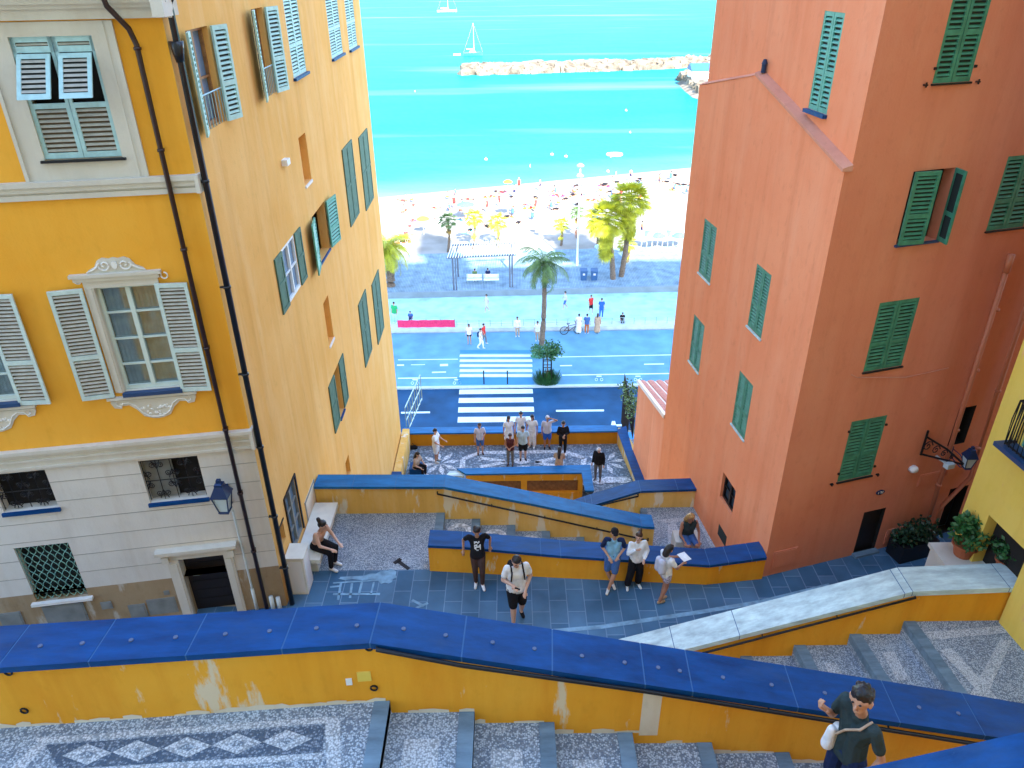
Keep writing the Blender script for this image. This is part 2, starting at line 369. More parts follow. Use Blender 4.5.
class Fac:
    """a facade: origin, direction to the right along it, outward normal"""
    def __init__(s, P, D, N): s.P = Vector((*P, 0)); s.D = Vector((*D, 0)).normalized(); s.N = Vector((*N, 0)).normalized()
    def __call__(s, a, z, n): return s.P + s.D*a + s.N*n + Vector((0, 0, z))
    def w(s, u, v):
        d = ray(u, v); t = s.P.dot(s.N)/d.dot(s.N); x = d*t; return (x-s.P).dot(s.D), x.z
    def rect(s, q):
        p = [s.w(*c) for c in q]
        return (p[0][0]+p[3][0])/2, (p[1][0]+p[2][0])/2, (p[2][1]+p[3][1])/2, (p[0][1]+p[1][1])/2
    def wall(s, mb, a0, a1, z0, z1, holes, mi=0, depth=.22, n=0, edges_a=()):
        xs = sorted({a0, a1, *[h[0] for h in holes], *[h[1] for h in holes], *edges_a}); zs = sorted({z0, z1, *[h[2] for h in holes], *[h[3] for h in holes]})
        xs = [x for x in xs if a0 <= x <= a1]; zs = [z for z in zs if z0 <= z <= z1]
        for i in range(len(xs)-1):
            for j in range(len(zs)-1):
                cx = (xs[i]+xs[i+1])/2; cz = (zs[j]+zs[j+1])/2
                if any(h[0] < cx < h[1] and h[2] < cz < h[3] for h in holes): continue
                mb.face([s(xs[i], zs[j], n), s(xs[i+1], zs[j], n), s(xs[i+1], zs[j+1], n), s(xs[i], zs[j+1], n)], mi)
        for (b0, b1, y0, y1, *r) in holes:
            for A, B in (((b0, y0), (b1, y0)), ((b1, y0), (b1, y1)), ((b1, y1), (b0, y1)), ((b0, y1), (b0, y0))):
                mb.face([s(*A, n), s(*B, n), s(*B, n-depth), s(*A, n-depth)], r[0] if r else mi)

def leaf_mesh(mb, fn, w, h, mi=0, mis=0, pitch=.07, rail=.4, th=.035, st=.055):
    """louvred shutter leaf; fn(a across, z up, n out)"""
    mb.box(fn, 0, st, 0, h, 0, th, mi); mb.box(fn, w-st, w, 0, h, 0, th, mi)
    mb.box(fn, st, w-st, 0, .08, 0, th, mi); mb.box(fn, st, w-st, h-.07, h, 0, th, mi)
    segs = []
    if rail: mb.box(fn, st, w-st, h*rail-.04, h*rail+.04, 0, th, mi); segs = [(.08, h*rail-.04), (h*rail+.04, h-.07)]
    else: segs = [(.08, h-.07)]
    for z0, z1 in segs:
        k = max(1, int((z1-z0)/pitch)); dz = (z1-z0)/k
        for i in range(k):
            z = z0+i*dz
            mb.loft([[fn(a, z+dz*.22, th*.95), fn(a, z+dz*.40, th*.95), fn(a, z+dz*.74, th*.2), fn(a, z+dz*.56, th*.2)] for a in (st, w-st)], mis)
    mb.box(fn, st, w-st, .08, h-.07, .001, .004, mis+1)

def shutters(fac, rect, parent, kind, m='mint', lw=None, pitch=.07, ang=6, n0=.01, name='shutter', m2=None):
    a0, a1, z0, z1 = rect; w = lw or (a1-a0)/2
    mats = [m, m2 or m, 'slot_brown' if m2 else 'slot_dark']
    for side in (0, 1):
        mb = MB()
        if kind == 'closed':
            w2 = (a1-a0)/2-.006; base = a0 if side == 0 else a1-w2
            fn = lambda a, z, n: fac(base+a, z0+z, n0-.05+n)
        else:                            # hinged open, nearly flat to the wall
            t = R_(ang); sg = -1 if side == 0 else 1; hx = a0 if side == 0 else a1; w2 = w
            fn = lambda a, z, n: fac(hx+sg*(a*math.cos(t)), z0+z, n0+.03+a*math.sin(t)+n)
        leaf_mesh(mb, fn, w2, z1-z0, 0, 1, pitch)
        # leaf slats use index 1, shadow board index 2
        o = mb.build(name, mats, parent)
def sill(fac, rect, parent, m='navy_sill', over=.06, d=.08, h=.05):
    mb = MB(); mb.box(fac, rect[0]-over, rect[1]+over, rect[2]-h, rect[2]-.002, -.2, d); return mb.build('sill', m, parent)
def sash(fac, rect, parent, depth=.16, m='sash_white', glass='glass', cols=2, rows=3, curtain=False, bar=.03, pane_n=None):
    a0, a1, z0, z1 = rect; n = -depth
    mb = MB(); e = .05
    mb.box(fac, a0+.002, a0+e, z0+.002, z1-.002, n, n+.05); mb.box(fac, a1-e, a1-.002, z0+.002, z1-.002, n, n+.05)
    mb.box(fac, a0+e, a1-e, z0+.002, z0+e+.02, n, n+.05); mb.box(fac, a0+e, a1-e, z1-e, z1-.002, n, n+.05)
    for i in range(1, cols):
        x = a0+(a1-a0)*i/cols; mb.box(fac, x-.035, x+.035, z0+e+.02, z1-e, n, n+.055)
    for j in range(1, rows):
        z = z0+(z1-z0)*j/rows
        for i in range(cols):
            x0 = a0+(a1-a0)*i/cols+.036; x1 = a0+(a1-a0)*(i+1)/cols-.036
            mb.box(fac, x0, x1, z-bar/2, z+bar/2, n+.005, n+.045)
    fr = mb.build('window', m, parent)
    mb = MB(); mb.box(fac, a0+.01, a1-.01, z0+.01, z1-.01, n-.012, n-.004, 0); mb.build('pane', 'glass_clear' if curtain else glass, fr)
    if curtain:
        n -= .035
        mb = MB(); k = 26; pts = [(a0+.05+(a1-a0-.1)*i/k, n-.002+.012*math.sin(i*1.9)) for i in range(k+1)]
        for i in range(k): mb.face([fac(pts[i][0], z0+.05, n-.003+.009*(i % 2)), fac(pts[i+1][0], z0+.05, n-.003+.009*((i+1) % 2)), fac(pts[i+1][0], z1-.05, n-.003+.009*((i+1) % 2)), fac(pts[i][0], z1-.05, n-.003+.009*(i % 2))])
        mb.build('curtain', 'curtain', fr)
    return fr
def darkroom(mb, fac, rect, mi, depth=.23):
    mb.box(fac, rect[0]-.01, rect[1]+.01, rect[2]-.01, rect[3]+.01, -depth-.03, -depth, mi)

# ================================================================= SETTING
PLZ = -11.6; LND = -6.25; L2Z = -12.8; TER = -18.3; GRD = -26.0; SEA = -27.0
mb = MB()
mb.face([(-400, 28.5, GRD-.02), (400, 28.5, GRD-.02), (400, 73, GRD-.02), (-400, 73, GRD-.02)])
mb.face([(-400, -140, GRD-.02), (400, -140, GRD-.02), (400, 28.5, GRD-.02), (-400, 28.5, GRD-.02)])
struct(mb, 'ground', 'far_ground')
mb = MB()
def bz(x, y): return -26.0-.0326*((y-.32*x)-72)
def byx(x, k): return 72+.32*x+k
XS = (-300, -60, -30, 0, 30, 60, 300)
for i in range(len(XS)-1):
    for k0, k1 in ((-30, 0), (0, 12), (12, 25), (25, 45), (45, 200)):
        q = [(XS[i], byx(XS[i], k0)), (XS[i+1], byx(XS[i+1], k0)), (XS[i+1], byx(XS[i+1], k1)), (XS[i], byx(XS[i], k1))]
        mb.face([(x, y, bz(x, y) if k1 > 0 else -26.01) for x, y in q])
struct(mb, 'beach', 'beach_gravel')
mb = MB(); mb.face([(-4000, 40, SEA-.0), (4000, 40, SEA), (4000, 6000, SEA), (-4000, 6000, SEA)])
# the sea sheet begins under the beach
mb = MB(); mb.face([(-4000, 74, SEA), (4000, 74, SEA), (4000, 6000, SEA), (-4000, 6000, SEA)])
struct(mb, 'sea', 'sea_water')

def quadz(pix, z): return [G(u, v, z) for u, v in pix]
def hline(v_l, v_r, ul, ur, z, x0, x1):
    a = G(ul, v_l, z); b = G(ur, v_r, z); t = (b.y-a.y)/(b.x-a.x)
    return (x0, a.y+t*(x0-a.x), z), (x1, a.y+t*(x1-a.x), z)
def strip(mb, near, far, z, mi=0, x0=-60, x1=60):
    n0, n1 = hline(near[1], near[3], near[0], near[2], z, x0, x1); f0, f1 = hline(far[1], far[3], far[0], far[2], z, x0, x1)
    mb.face([n0, n1, f1, f0], mi)
# road
mb = MB(); strip(mb, (405, 432, 625, 430), (400, 388, 640, 385), GRD+.0); 
struct(mb, 'road', 'asphalt')
mb = MB(); a = G(512, 386.5, GRD); 
mb.wbox(-60, 60, 34.0, 39.7, GRD-.05, GRD+.10); struct(mb, 'near_pavement', 'asphalt_blue')
# pavement (cycle track and walk) behind the road
mb = MB()
near = hline(388, 385, 400, 640, GRD, -60, 60); far = hline(335, 331, 396, 675, GRD, -60, 60)
mb.prism([near[0], near[1], far[1], far[0]], (0, 0, .12)); struct(mb, 'pavement', 'sidewalk')
mb = MB()
k1 = [Vector(p) for p in near]; 
mb.prism([k1[0]+Vector((0, -.22, .001)), k1[1]+Vector((0, -.22, .001)), k1[1]+Vector((0, -.003, .001)), k1[0]+Vector((0, -.003, .001))], (0, 0, .125)); struct(mb, 'kerb', 'kerb')
mb = MB()
for q, z in (([(460, 350), (531, 350), (533, 353), (460, 353)], GRD+.126), ([(458, 377.5), (533, 377.5), (534, 384.5), (458, 384.5)], GRD+.126)):
    mb.face(quadz(q, z), 1)
for k in range(5):
    v = 354.5+k*4.9; mb.face(quadz([(460, v), (532, v), (532.5, v+2.3+.15*k), (459.5, v+2.3+.15*k)], GRD+.126))
for k, v in enumerate((389.6, 398, 407.3, 417)): mb.face(quadz([(459.5-k*.5, v), (532.5+k*.6, v-.6), (533+k*.6, v+3.8+.3*k), (459-k*.5, v+4.6+.3*k)], GRD+.004))
def ln(u0, v0, u1, v1, z, w=1.2): mb.face(quadz([(u0, v0), (u1, v1), (u1, v1+w), (u0, v0+w)], z))
ln(398, 359.5, 458, 358.8, GRD+.126, .7); ln(540, 357, 671, 354.5, GRD+.126, .7); ln(398, 377.8, 457, 377.2, GRD+.126, 1); ln(562, 374.6, 669, 373, GRD+.126, 1)
ln(397, 364.5, 404, 364.4, GRD+.126, 1.4); ln(440, 364, 448, 363.8, GRD+.126, 2.2); ln(432, 371.8, 446, 371.4, GRD+.126, 1.2); ln(411, 364.5, 425, 364.3, GRD+.126, .6)
ln(560, 365.2, 572, 365, GRD+.126, 1); ln(644, 363.8, 664, 363.4, GRD+.126, 1)
for u in (415, 457, 599, 638):                # painted bicycle signs on the track
    v = 377 if u < 500 else 373.5
    for du in (-2.6, 2.6):
        pts = [(u+du+1.5*math.cos(t*PI/4), v+6+1.6*math.sin(t*PI/4)) for t in range(8)]
        for i in range(8):
            a, b = pts[i], pts[(i+1) % 8]; c = (u+du, v+6)
            mb.face(quadz([a, b, (b[0]*.75+c[0]*.25, b[1]*.75+c[1]*.25), (a[0]*.75+c[0]*.25, a[1]*.75+c[1]*.25)], GRD+.126))
    mb.face(quadz([(u-2.5, v+2.2), (u+2.5, v+2.2), (u+2.5, v+3.2), (u-2.5, v+3.2)], GRD+.126))
ln(401, 411.9, 430, 411.5, GRD+.004, 1.6); ln(556, 409.9, 604, 409.5, GRD+.004, 1.8); ln(612, 424.5, 625, 424, GRD+.004, 2); mb.face(quadz([(612, 421), (615, 421), (616, 425), (611, 425)], GRD+.005))
ln(700, 409, 760, 408.6, GRD+.004, 1.8); ln(250, 413, 350, 412, GRD+.004, 1.6)
struct(mb, 'road_markings', ['road_white', 'asphalt_blue'])
# promenade beyond the low wall, then the raised timber deck
w_n = hline(333.5, 329.5, 396, 675, GRD, -60, 60); w_f = hline(328, 324, 396, 675, GRD, -60, 60)
mb = MB(); mb.prism([w_n[0], w_n[1], w_f[1], w_f[0]], (0, 0, .38)); struct(mb, 'kerb_wall', 'kerb')
p_f = hline(298, 291, 395, 680, GRD, -60, 60)
mb = MB(); mb.face([w_f[0], w_f[1], p_f[1], p_f[0]]); o = struct(mb, 'promenade', 'promenade')
for v in o.data.vertices: v.co.z += .03
mb = MB(); pf = [Vector(p) for p in p_f]
dk = [pf[0], pf[1], pf[1]+Vector((0, 11.5, 0)), pf[0]+Vector((0, 8.5, 0))]
mb.prism(dk, (0, 0, .5), 0)
# shift deck and add its front edge, its shadow toned into the dark colour
o = struct(mb, 'beach_deck', 'deck_boards')
mb = MB(); mb.prism([pf[0]-Vector((0, .22, 0)), pf[1]-Vector((0, .22, 0)), pf[1]-Vector((0, .003, 0)), pf[0]-Vector((0, .003, 0))], (0, 0, .56)); struct(mb, 'deck_edge', 'deck_band')
DK = GRD+.5

# hillside masses carrying the stairs
def mass(name, x0, x1, y0, y1, z0, z1, m):
    mb = MB(); mb.wbox(x0, x1, y0, y1, z0, z1); return struct(mb, name, m)
mass('upper_landing', -14, -1.21, -.5, 4.89, -12.5, LND, 'pebble_mid')
mass('plaza', -4.69, 16, 5.35, 12.42, -13.4, PLZ, 'slate_paving')
mass('street', 5.6, 16, 12.42, 16.5, -13.4, PLZ-.001, 'slate_paving')
mass('left_plaza', -15, -4.69, 5.35, 11.4, -13.4, PLZ+.001, 'slate_paving')
mass('stair_foundation', -15, 16, -8, 5.35, -26, -12.5, 'stone_grey')
mass('plaza_foundation', -15, 16, 5.35, 12.42, -26, -13.4, 'stone_grey')
mass('terrace_foundation', -4.66, 4.46, 20.0, 22.6, -26, -20.5, 'stone_grey')
mass('mosaic_terrace', -4.66, 6.0, 24.25, 27.5, -26, TER, 'pebble_far')
mass('terrace_approach', 3.12, 6.0, 22.6, 24.25, -26, TER-.001, 'pebble_far')
mass('terrace_corner', -4.66, -2.3, 22.6, 24.25, -26, TER-.001, 'pebble_far')
mass('niche_court', -2.3, 3.12, 22.6, 24.25, -26, -20.5, 'stone_grey')
mass('bench_platform', -4.66, -1.64, 12.42, 14.35, -13.4, PLZ, 'pebble_mid')
mass('lower_landing', 3.38, 5.5, 12.5, 15.95, -26, L2Z, 'pebble_mid')
mass('stair_hill', -4.66, 3.38, 12.5, 14.35, -26, -13.4, 'stone_grey')
mass('stair_hill_lower', -4.66, 5.0, 16.3, 20.0, -26, -16.2, 'stone_grey')

# --- paving decoration
mb = MB()
zz = LND+.004
def dec(mb, pix, z, mi=0): mb.face(quadz(pix, z), mi)
# border bands and the row of lozenges on the near landing
n_a = [(34, 735), (335, 714), (345, 719), (40, 742)]
dec(mb, [(36, 738), (336, 716), (340, 722), (38, 744)], zz, 0)
dec(mb, [(34, 745), (46, 744), (20, 775), (4, 775)], zz, 0); dec(mb, [(325, 724), (340, 722), (341, 775), (327, 775)], zz, 0)
dec(mb, [(60, 770), (322, 753), (322, 759), (58, 777)], zz, 0)
# dark field between
mb.face([p+Vector((0, 0, .0)) for p in quadz([(46, 745), (325, 724.5), (322, 752), (58, 769.5)], zz)], 1)
for k in range(5):
    t = (k+.5)/5; u = 62+t*250; v = 756-t*17.5; hw = 25; hh = 10.5
    dec(mb, [(u-hw, v+1.6), (u, v-hh), (u+hw, v-1.6), (u, v+hh)], zz+.004, 0)
    dec(mb, [(u-hw*.35, v+.6), (u, v-hh*.38), (u+hw*.35, v-.6), (u, v+hh*.38)], zz+.008, 2)
struct(mb, 'landing_mosaic', ['pebble_light', 'pebble_dark', 'pebble_mid'])
# flight descending to the right, near side of the long wall
mb = MB(); SX = [-1.21, -.40, .38, 1.16, 1.97, 2.78, 3.58, 4.4, 5.2, 6.0, 6.8]
for i in range(len(SX)-1):
    z = -6.42-.17*i
    mb.wbox(SX[i], SX[i+1], 2.6, 4.89, -12.5, z, 0)
    mb.wbox(SX[i]-.15, SX[i]+.002 if False else SX[i]-.0, 2.6, 4.885, (z+.17)-.12, (z+.17)+.012, 1)
    mb.face([(SX[i]+.16, 3.1, z+.004), (SX[i+1]-.32, 3.1, z+.004), (SX[i+1]-.32, 4.6, z+.004), (SX[i]+.16, 4.6, z+.004)], 2)
struct(mb, 'upper_steps', ['pebble_mid', 'step_stone', 'pebble_light'])
# flight between long wall and white-capped wall, rising to the right
mb = MB(); BX = [(1.2, -11.58), (4.15, -11.27), (5.09, -11.0), (6.05, -10.73), (6.95, -10.42)]
for i, (x, z) in enumerate(BX):
    x1 = BX[i+1][0] if i < 4 else 16
    mb.box(lambda a, b, c: (a+(.25 if a > 1.3 else 0)*(9.7-b)/1.5*.5, b, c), x, x1, 5.36, 9.72, PLZ-.05, z, 0)
    if i: mb.box(lambda a, b, c: (a+.25*(9.7-b)/1.5*.5, b, c), x-.004, x+.2, 5.38, 9.70, z-.14, z+.012, 1)
for q, z in (([(925, 632), (1024, 624), (1024, 631), (932, 640)], -10.42), ([(1000, 640), (1012, 640), (985, 700), (970, 695)], -10.42), ([(940, 650), (952, 648), (1010, 712), (1000, 716)], -10.42)):
    dec(mb, q, z+.004+.003*('x' and [925,1000,940].index(q[0][0])), 2)
for (x, z) in BX[1:4]:
    mb.face([(x+.40, 8.7, z+.004), (x+.62, 8.7, z+.004), (x+.62, 9.3, z+.004), (x+.40, 9.3, z+.004)], 2)
struct(mb, 'side_steps', ['pebble_mid', 'step_stone', 'pebble_light'])
# flight between walls C and D going down to the right
mb = MB()
for i in range(6):
    x0 = -1.64+i*.84; z = PLZ-.2*(i+1); z = max(z, L2Z+.0)
    mb.wbox(x0, x0+.84 if i < 5 else 3.38, 12.43, 14.35, -13.4, z, 0)
    mb.wbox(x0-.2, x0+.001, 12.5, 14.34, z+.2-.13, z+.2+.01, 1)
    c = (x0+.36, 13.9)
    for k in range(10):
        a, b = 2*PI*k/10, 2*PI*(k+1)/10
        mb.face([(c[0]+.30*math.cos(a), c[1]+.30*math.sin(a), z+.004), (c[0]+.30*math.cos(b), c[1]+.30*math.sin(b), z+.004), (c[0]+.16*math.cos(b), c[1]+.16*math.sin(b), z+.004), (c[0]+.16*math.cos(a), c[1]+.16*math.sin(a), z+.004)], 2)
struct(mb, 'middle_steps', ['pebble_mid', 'step_stone', 'pebble_far_light'])
mb = MB()
for i in range(8):
    x1 = 3.36-.85*i; z = L2Z-.2*(i+1)
    mb.wbox(x1-.85, x1, 14.72, 15.9, -18, z, 0); mb.wbox(x1-.001, x1+.16, 14.73, 15.89, z+.07, z+.205, 1)
struct(mb, 'lower_steps', ['pebble_mid', 'step_stone'])
# light bands of the lower landing
mb = MB()
dec(mb, [(655, 520), (700, 516), (704, 519), (668, 523)], L2Z+.004); dec(mb, [(668, 524), (676, 523), (690, 560), (668, 560)], L2Z+.005)
dec(mb, [(697, 520), (706, 519), (730, 556), (716, 558)], L2Z+.0045)
struct(mb, 'lower_landing_mosaic', ['pebble_light'])
# light stripes and worn joints on the plaza, cobbled stripe edge
mb = MB(); z = PLZ+.004
for q in ([(610, 541), (640, 541), (640, 542), (610, 542)],):
    pass
def band(pix, w, mi=0, z=PLZ+.006):
    P = [G(u, v, z) for u, v in pix]
    for a, b in zip(P, P[1:]):
        t = (b-a); n = Vector((-t.y, t.x, 0)).normalized()*w/2
        mb.face([a-n, b-n, b+n, a+n], mi)
band([(540, 632), (600, 627), (700, 612), (760, 602), (830, 585)], .10)
# chalky patch where mortar washed over the slabs
def blob(pts, mi, z=PLZ+.008):
    mb.face([G(u, v, z) for u, v in pts], mi)
blob([(366, 575), (371, 573.5), (376, 573.6), (380, 571.5), (384, 570.2), (388, 570.6), (391, 568.6), (394, 570), (396.5, 571.6), (395.6, 575), (397, 577.4), (393, 579), (392, 582), (388.5, 583.6), (385, 582.6), (381, 584), (378, 580.6), (370, 579.4), (362, 580.2), (352, 579), (345, 580.2), (338, 578.4), (344, 577), (352, 576.4), (360, 576.6)], 0)
for a, b, w in (((340, 578), (380, 576), .07), ((333, 583), (381, 580), .04), ((341, 583), (338, 600), .05), ((352, 583), (350, 598), .05), ((362, 582), (359, 594), .05), ((333, 594), (380, 594), .06), ((374, 582), (371, 594), .04), ((330, 587), (340, 586), .05), ((412, 600), (424, 606), .06), ((416, 608), (428, 603), .06)):
    band([a, b], w, 0, PLZ+.007)
struct(mb, 'plaza_markings', ['chalk_wash'])
mb = MB(); band([(398, 561), (409, 569)], .09, 0); band([(396, 560), (399, 562)], .2, 0); struct(mb, 'dark_stain', ['iron'])
# terrace mosaic: two flower rosettes, long panel of triangles
mb = MB(); z = TER+.006
def G2(u, v): return G(u, v, z)
def petal(cu, cv, tu, tv, w):
    a = G2(cu, cv); b = G2(tu, tv); t = (b-a); n = Vector((-t.y, t.x, 0)).normalized()*w
    mb.face([a, a+t*.35+n, a+t*.75+n*.9, b, a+t*.75-n*.9, a+t*.35-n])
for cu, cv, R in ((440, 463, 15), (606, 462, 15)):
    c = G2(cu, cv); 
    for k in range(8):
        a = k*PI/4+.2; mb.face([c+Vector((.12*math.cos(a), .12*math.sin(a), 0)), c+Vector((.55*math.cos(a-.22), .55*math.sin(a-.22), 0)), c+Vector((.85*math.cos(a), .85*math.sin(a), 0)), c+Vector((.55*math.cos(a+.22), .55*math.sin(a+.22), 0))])
def ba(pix, w): band(pix, w, 0, z)
ba([(462, 468), (463, 459), (480, 452.5), (565, 451.5), (584, 458), (583, 468)], .22)
ba([(480, 458), (505, 461)], .2); ba([(480, 467), (506, 462)], .2); ba([(535, 462), (562, 457)], .2); ba([(535, 462), (562, 467)], .2); ba([(562, 457), (562, 467)], .16); ba([(480, 458), (480, 461)], .1)
for cu, cv in ((522, 461), (524, 468.5), (599, 481), (610, 480), (622, 480)):
    c = G2(cu, cv)+Vector((0, 0, .004*(cu % 4)+.004)); mb.face([c+Vector((.36*math.cos(a*PI/5), .22*math.sin(a*PI/5), 0)) for a in range(10)])
struct(mb, 'terrace_mosaic', ['pebble_far_light'])
mb = MB(); mb.face([Vector(p) for p in quadz([(596, 483.5), (634, 483.5), (637, 492), (592, 492)], TER-.16)]); struct(mb, 'terrace_step', ['step_stone'])

# ================================================================= RETAINING WALLS
def wallrun(name, label, near, th, zbot, cop='coping_slate', body='ochre', ct=.07, over=.05, rail=None, joints=(), group=None, studs=False, endface=True):
    """near: list of points (x,y,z top) along the near face; th: (dx,dy) to the far face"""
    near = [Vector(p) for p in near]; th = Vector((*th, 0)); b = near[0]
    t = thing(name, label, 'wall', (near[0].x, near[0].y, zbot), 0, group)
    mb = MB(); far = [p+th for p in near]; dn = Vector((0, 0, ct))
    rings = []
    for p, q in zip(near, far): rings.append([Vector((p.x, p.y, zbot)), Vector((q.x, q.y, zbot)), q-dn, p-dn])
    mb.loft(rings); mb.build('wall_body', body, t)
    # coping slabs
    tn = th.normalized()*over
    def at(d):
        for i in range(len(near)-1):
            L = (near[i+1]-near[i]).length
            if d <= L or i == len(near)-2: return near[i].lerp(near[i+1], max(0, min(1, d/L)))
            d -= L
    cum = [0]
    for i in range(len(near)-1): cum.append(cum[-1]+(near[i+1]-near[i]).length)
    cuts = sorted(set([0, cum[-1]]+cum[1:-1]+list(joints)))
    mb = MB(); mj = MB()
    for a, c in zip(cuts, cuts[1:]):
        g = .007
        p, q = at(a+g), at(c-g)
        mb.loft([[x-tn-dn*.98, x+th+tn-dn*.98, x+th+tn, x-tn] for x in (p, q)])
        if studs:
            for f in (.32, .80):
                s_ = p.lerp(q, f)+th*.42; mb.loft([[s_+Vector((.021*math.cos(k*PI/4), .021*math.sin(k*PI/4), h)) for k in range(8)] for h in (-.005, .012)], 1)
    for c in cuts[1:-1]:
        p, q = at(c-.007), at(c+.007)
        mj.loft([[x-tn*.95-dn*.95, x+th+tn*.95-dn*.95, x+th+tn*.95-Vector((0, 0, .004)), x-tn*.95-Vector((0, 0, .004))] for x in (p, q)])
    o = mb.build('coping', [cop, 'stud'], t)
    if mj.f: mj.build('mortar_joint', 'mortar_joint', t)
    if rail:
        pts = [Vector(p) for p in rail]; n = -th.normalized()
        hr = MB(); P = [p+n*.075 for p in pts]; P = [pts[0]+n*.0]+P+([pts[-1]] if rail[-1] is not None else [])
        hr.tube(P, .021, 0, 8); o = hr.build('handrail', 'iron', t, smooth=True)
        br = MB(); L = (pts[-1]-pts[0]).length; k = max(2, int(L/1.1))
        for i in range(1, k):
            p = pts[0].lerp(pts[-1], i/k) if len(pts) == 2 else at_poly(pts, i/k)
            br.tube([p, p+n*.05+Vector((0, 0, -.05)), p+n*.075+Vector((0, 0, -.012))], .011, 0, 6)
        br.build('bracket', 'iron', o)
    return t
def at_poly(pts, f):
    cum = [0]
    for a, b in zip(pts, pts[1:]): cum.append(cum[-1]+(b-a).length)
    d = f*cum[-1]
    for i in range(len(pts)-1):
        if d <= cum[i+1]+1e-6: return pts[i].lerp(pts[i+1], (d-cum[i])/(cum[i+1]-cum[i]))
    return pts[-1]

YA = 4.89
def A(u, v, y=YA): return Y(u, v, y)
top = [Vector((-9.2, 4.39, -5.4)), Vector((-4.55, 4.66, -5.4)), Vector((-1.31, YA, -5.4)), A(983, 731, YA), A(1024, 738, YA)+Vector((1.6, 0, -.4))]
jl = []
cumA = [0]
for a, b in zip(top, top[1:]): cumA.append(cumA[-1]+(b-a).length)
def dA(u, v):                    # distance along the wall for a joint seen at pixel on the near edge
    p = Y(u, v, 4.78) if u > 371 else G(u, v, -5.4)
    if p.x < -4.55: return (p-top[0]).length
    if p.x < -1.31: return cumA[1]+(p-top[1]).length
    return cumA[2]+(Vector((p.x, YA, p.z))-top[2]).length
joints = [dA(91, 657), dA(187, 652), dA(283, 645), dA(463, 651), dA(556, 666), dA(650, 682), dA(698, 690), dA(806, 704), dA(908, 722)]
railA = [Y(378, 643, YA), Y(463, 659, YA), Y(640, 684, YA), Y(983, 739, YA), Y(1024, 746, YA)+Vector((1, 0, -.25))]
wa = wallrun('retaining_wall', 'long ochre stair wall with blue slate coping and iron handrail crossing the foreground', top, (.02, .40), -12.4, rail=railA, joints=joints, studs=True)
# iron wall rings and small white plate on the long wall's face
mb = MB()
for u, v in ((8, 673), (24, 711), (369, 648), (374, 688)):
    p = G(u, v, 0)
    if u > 300: c = Y(u, v, YA-.012)
    else: c = Y(u, v, 4.66-.012)
    n = 10
    c = Vector((c.x, (4.66+(c.x+4.55)*.071 if c.x < -1.31 else YA)-.012, c.z))
    pts = [c+Vector((.032*math.cos(2*PI*k/n), 0, .032*math.sin(2*PI*k/n))) for k in range(n+1)]
    mb.tube(pts, .009, 0, 6)
mb.build('wall_ring', 'iron', wa)
mb = MB()
for (u0, u1, v0, v1, mi) in ((345, 352, 681, 687, 0), (356, 371, 675, 684, 1)):
    a = Y(u0, v0, 4.84); b = Y(u1, v1, 4.84)
    ya = lambda x: 4.66+(x+4.55)*.071
    mb.loft([[Vector((x, ya(x)-.012, z)), Vector((x, ya(x)-.001, z)), Vector((x, ya(x)-.001, z2)), Vector((x, ya(x)-.012, z2))] for x, z, z2 in ((a.x, b.z, a.z), (b.x, b.z, a.z))], mi)
mb.build('wall_plate', ['white_paint', 'lemon'], wa)
# pale mortar pier in the wall where the plaster came away
mb = MB(); a = Y(644, 688, YA); b = Y(659, 736, YA); mb.wbox(a.x, b.x-.02, YA-.006, YA-.001, b.z+.02, a.z-.06); mb.build('bare_patch', 'plaster_patch', wa)

g0, g1 = Y(870, 768, 3.3), Y(1024, 733.5, 3.3); gs = (g1.z-g0.z)/(g1.x-g0.x)
wallrun('stair_wall', 'blue slate coping of the nearest stair wall cutting across the bottom right corner', [(1.2, 2.9, g0.z+gs*(1.2-g0.x)), (7, 2.9, g0.z+gs*(7-g0.x))], (0, .36), -12.4, joints=(3.6, 5), studs=True)
mb = MB(); rs = random.Random(8); x = -9.0
while x < 5.6:
    w_ = rs.uniform(.10, .3); k_ = max(0, int((x+w_-SX[0])/.8)+0)
    fl_z = LND if x+w_ < -1.2 else -6.42-.17*[i for i in range(len(SX)-1) if SX[i] <= x+w_*.5][-1] if x+w_*.5 >= SX[0] else LND
    yf = (lambda q: (4.66+(q+4.55)*.071 if q < -1.31 else YA))
    h0, h1 = rs.uniform(.015, .06), rs.uniform(.015, .06)
    mb.face([(x, yf(x)-.004, fl_z+.0), (x+w_, yf(x+w_)-.004, fl_z+.0), (x+w_, yf(x+w_)-.003, fl_z+h1), (x+w_*.5, yf(x+w_*.5)-.003, fl_z+max(h0, h1)*1.2), (x, yf(x)-.003, fl_z+h0)])
    x += w_+(.001 if rs.random() < .7 else rs.uniform(.05, .3))
mb.build('lime_bloom', 'plaster_patch', wa, recalc=False)
YB = 9.7
wallrun('stair_wall', 'ochre wall with broad pale marble coping rising to the right beyond the long blue wall',
        [(1.5, YB, -11.58), Y(675, 650, YB), Y(912, 590, YB), Y(1024, 585.5, YB), (15, YB, -9.5)], (0, .52), PLZ-.4, cop='white_marble', ct=.11, over=.04,
        rail=[Y(690, 653, YB), Y(914, 594.5, YB)], joints=(2.7, 5.6, 7.4))
c0, c1, c2, c3 = [G(u, v, PLZ) for u, v in ((430, 571), (560, 578), (706, 584.7), (763, 582))]
zc = -10.93
wallrun('parapet_wall', 'low ochre parapet with blue coping that people lean on beside the slate paving',
        [(c0.x, c0.y, zc+.1), (-1.1, c0.y-.06, zc+.1), (c1.x, c1.y, zc), (c2.x, c2.y, zc-.08), (5.27, 12.02, zc-.02)], (0, .4), -13.3, joints=(2.4, 4.4, 6.8, 6.3), body='ochre')
YD = 14.35
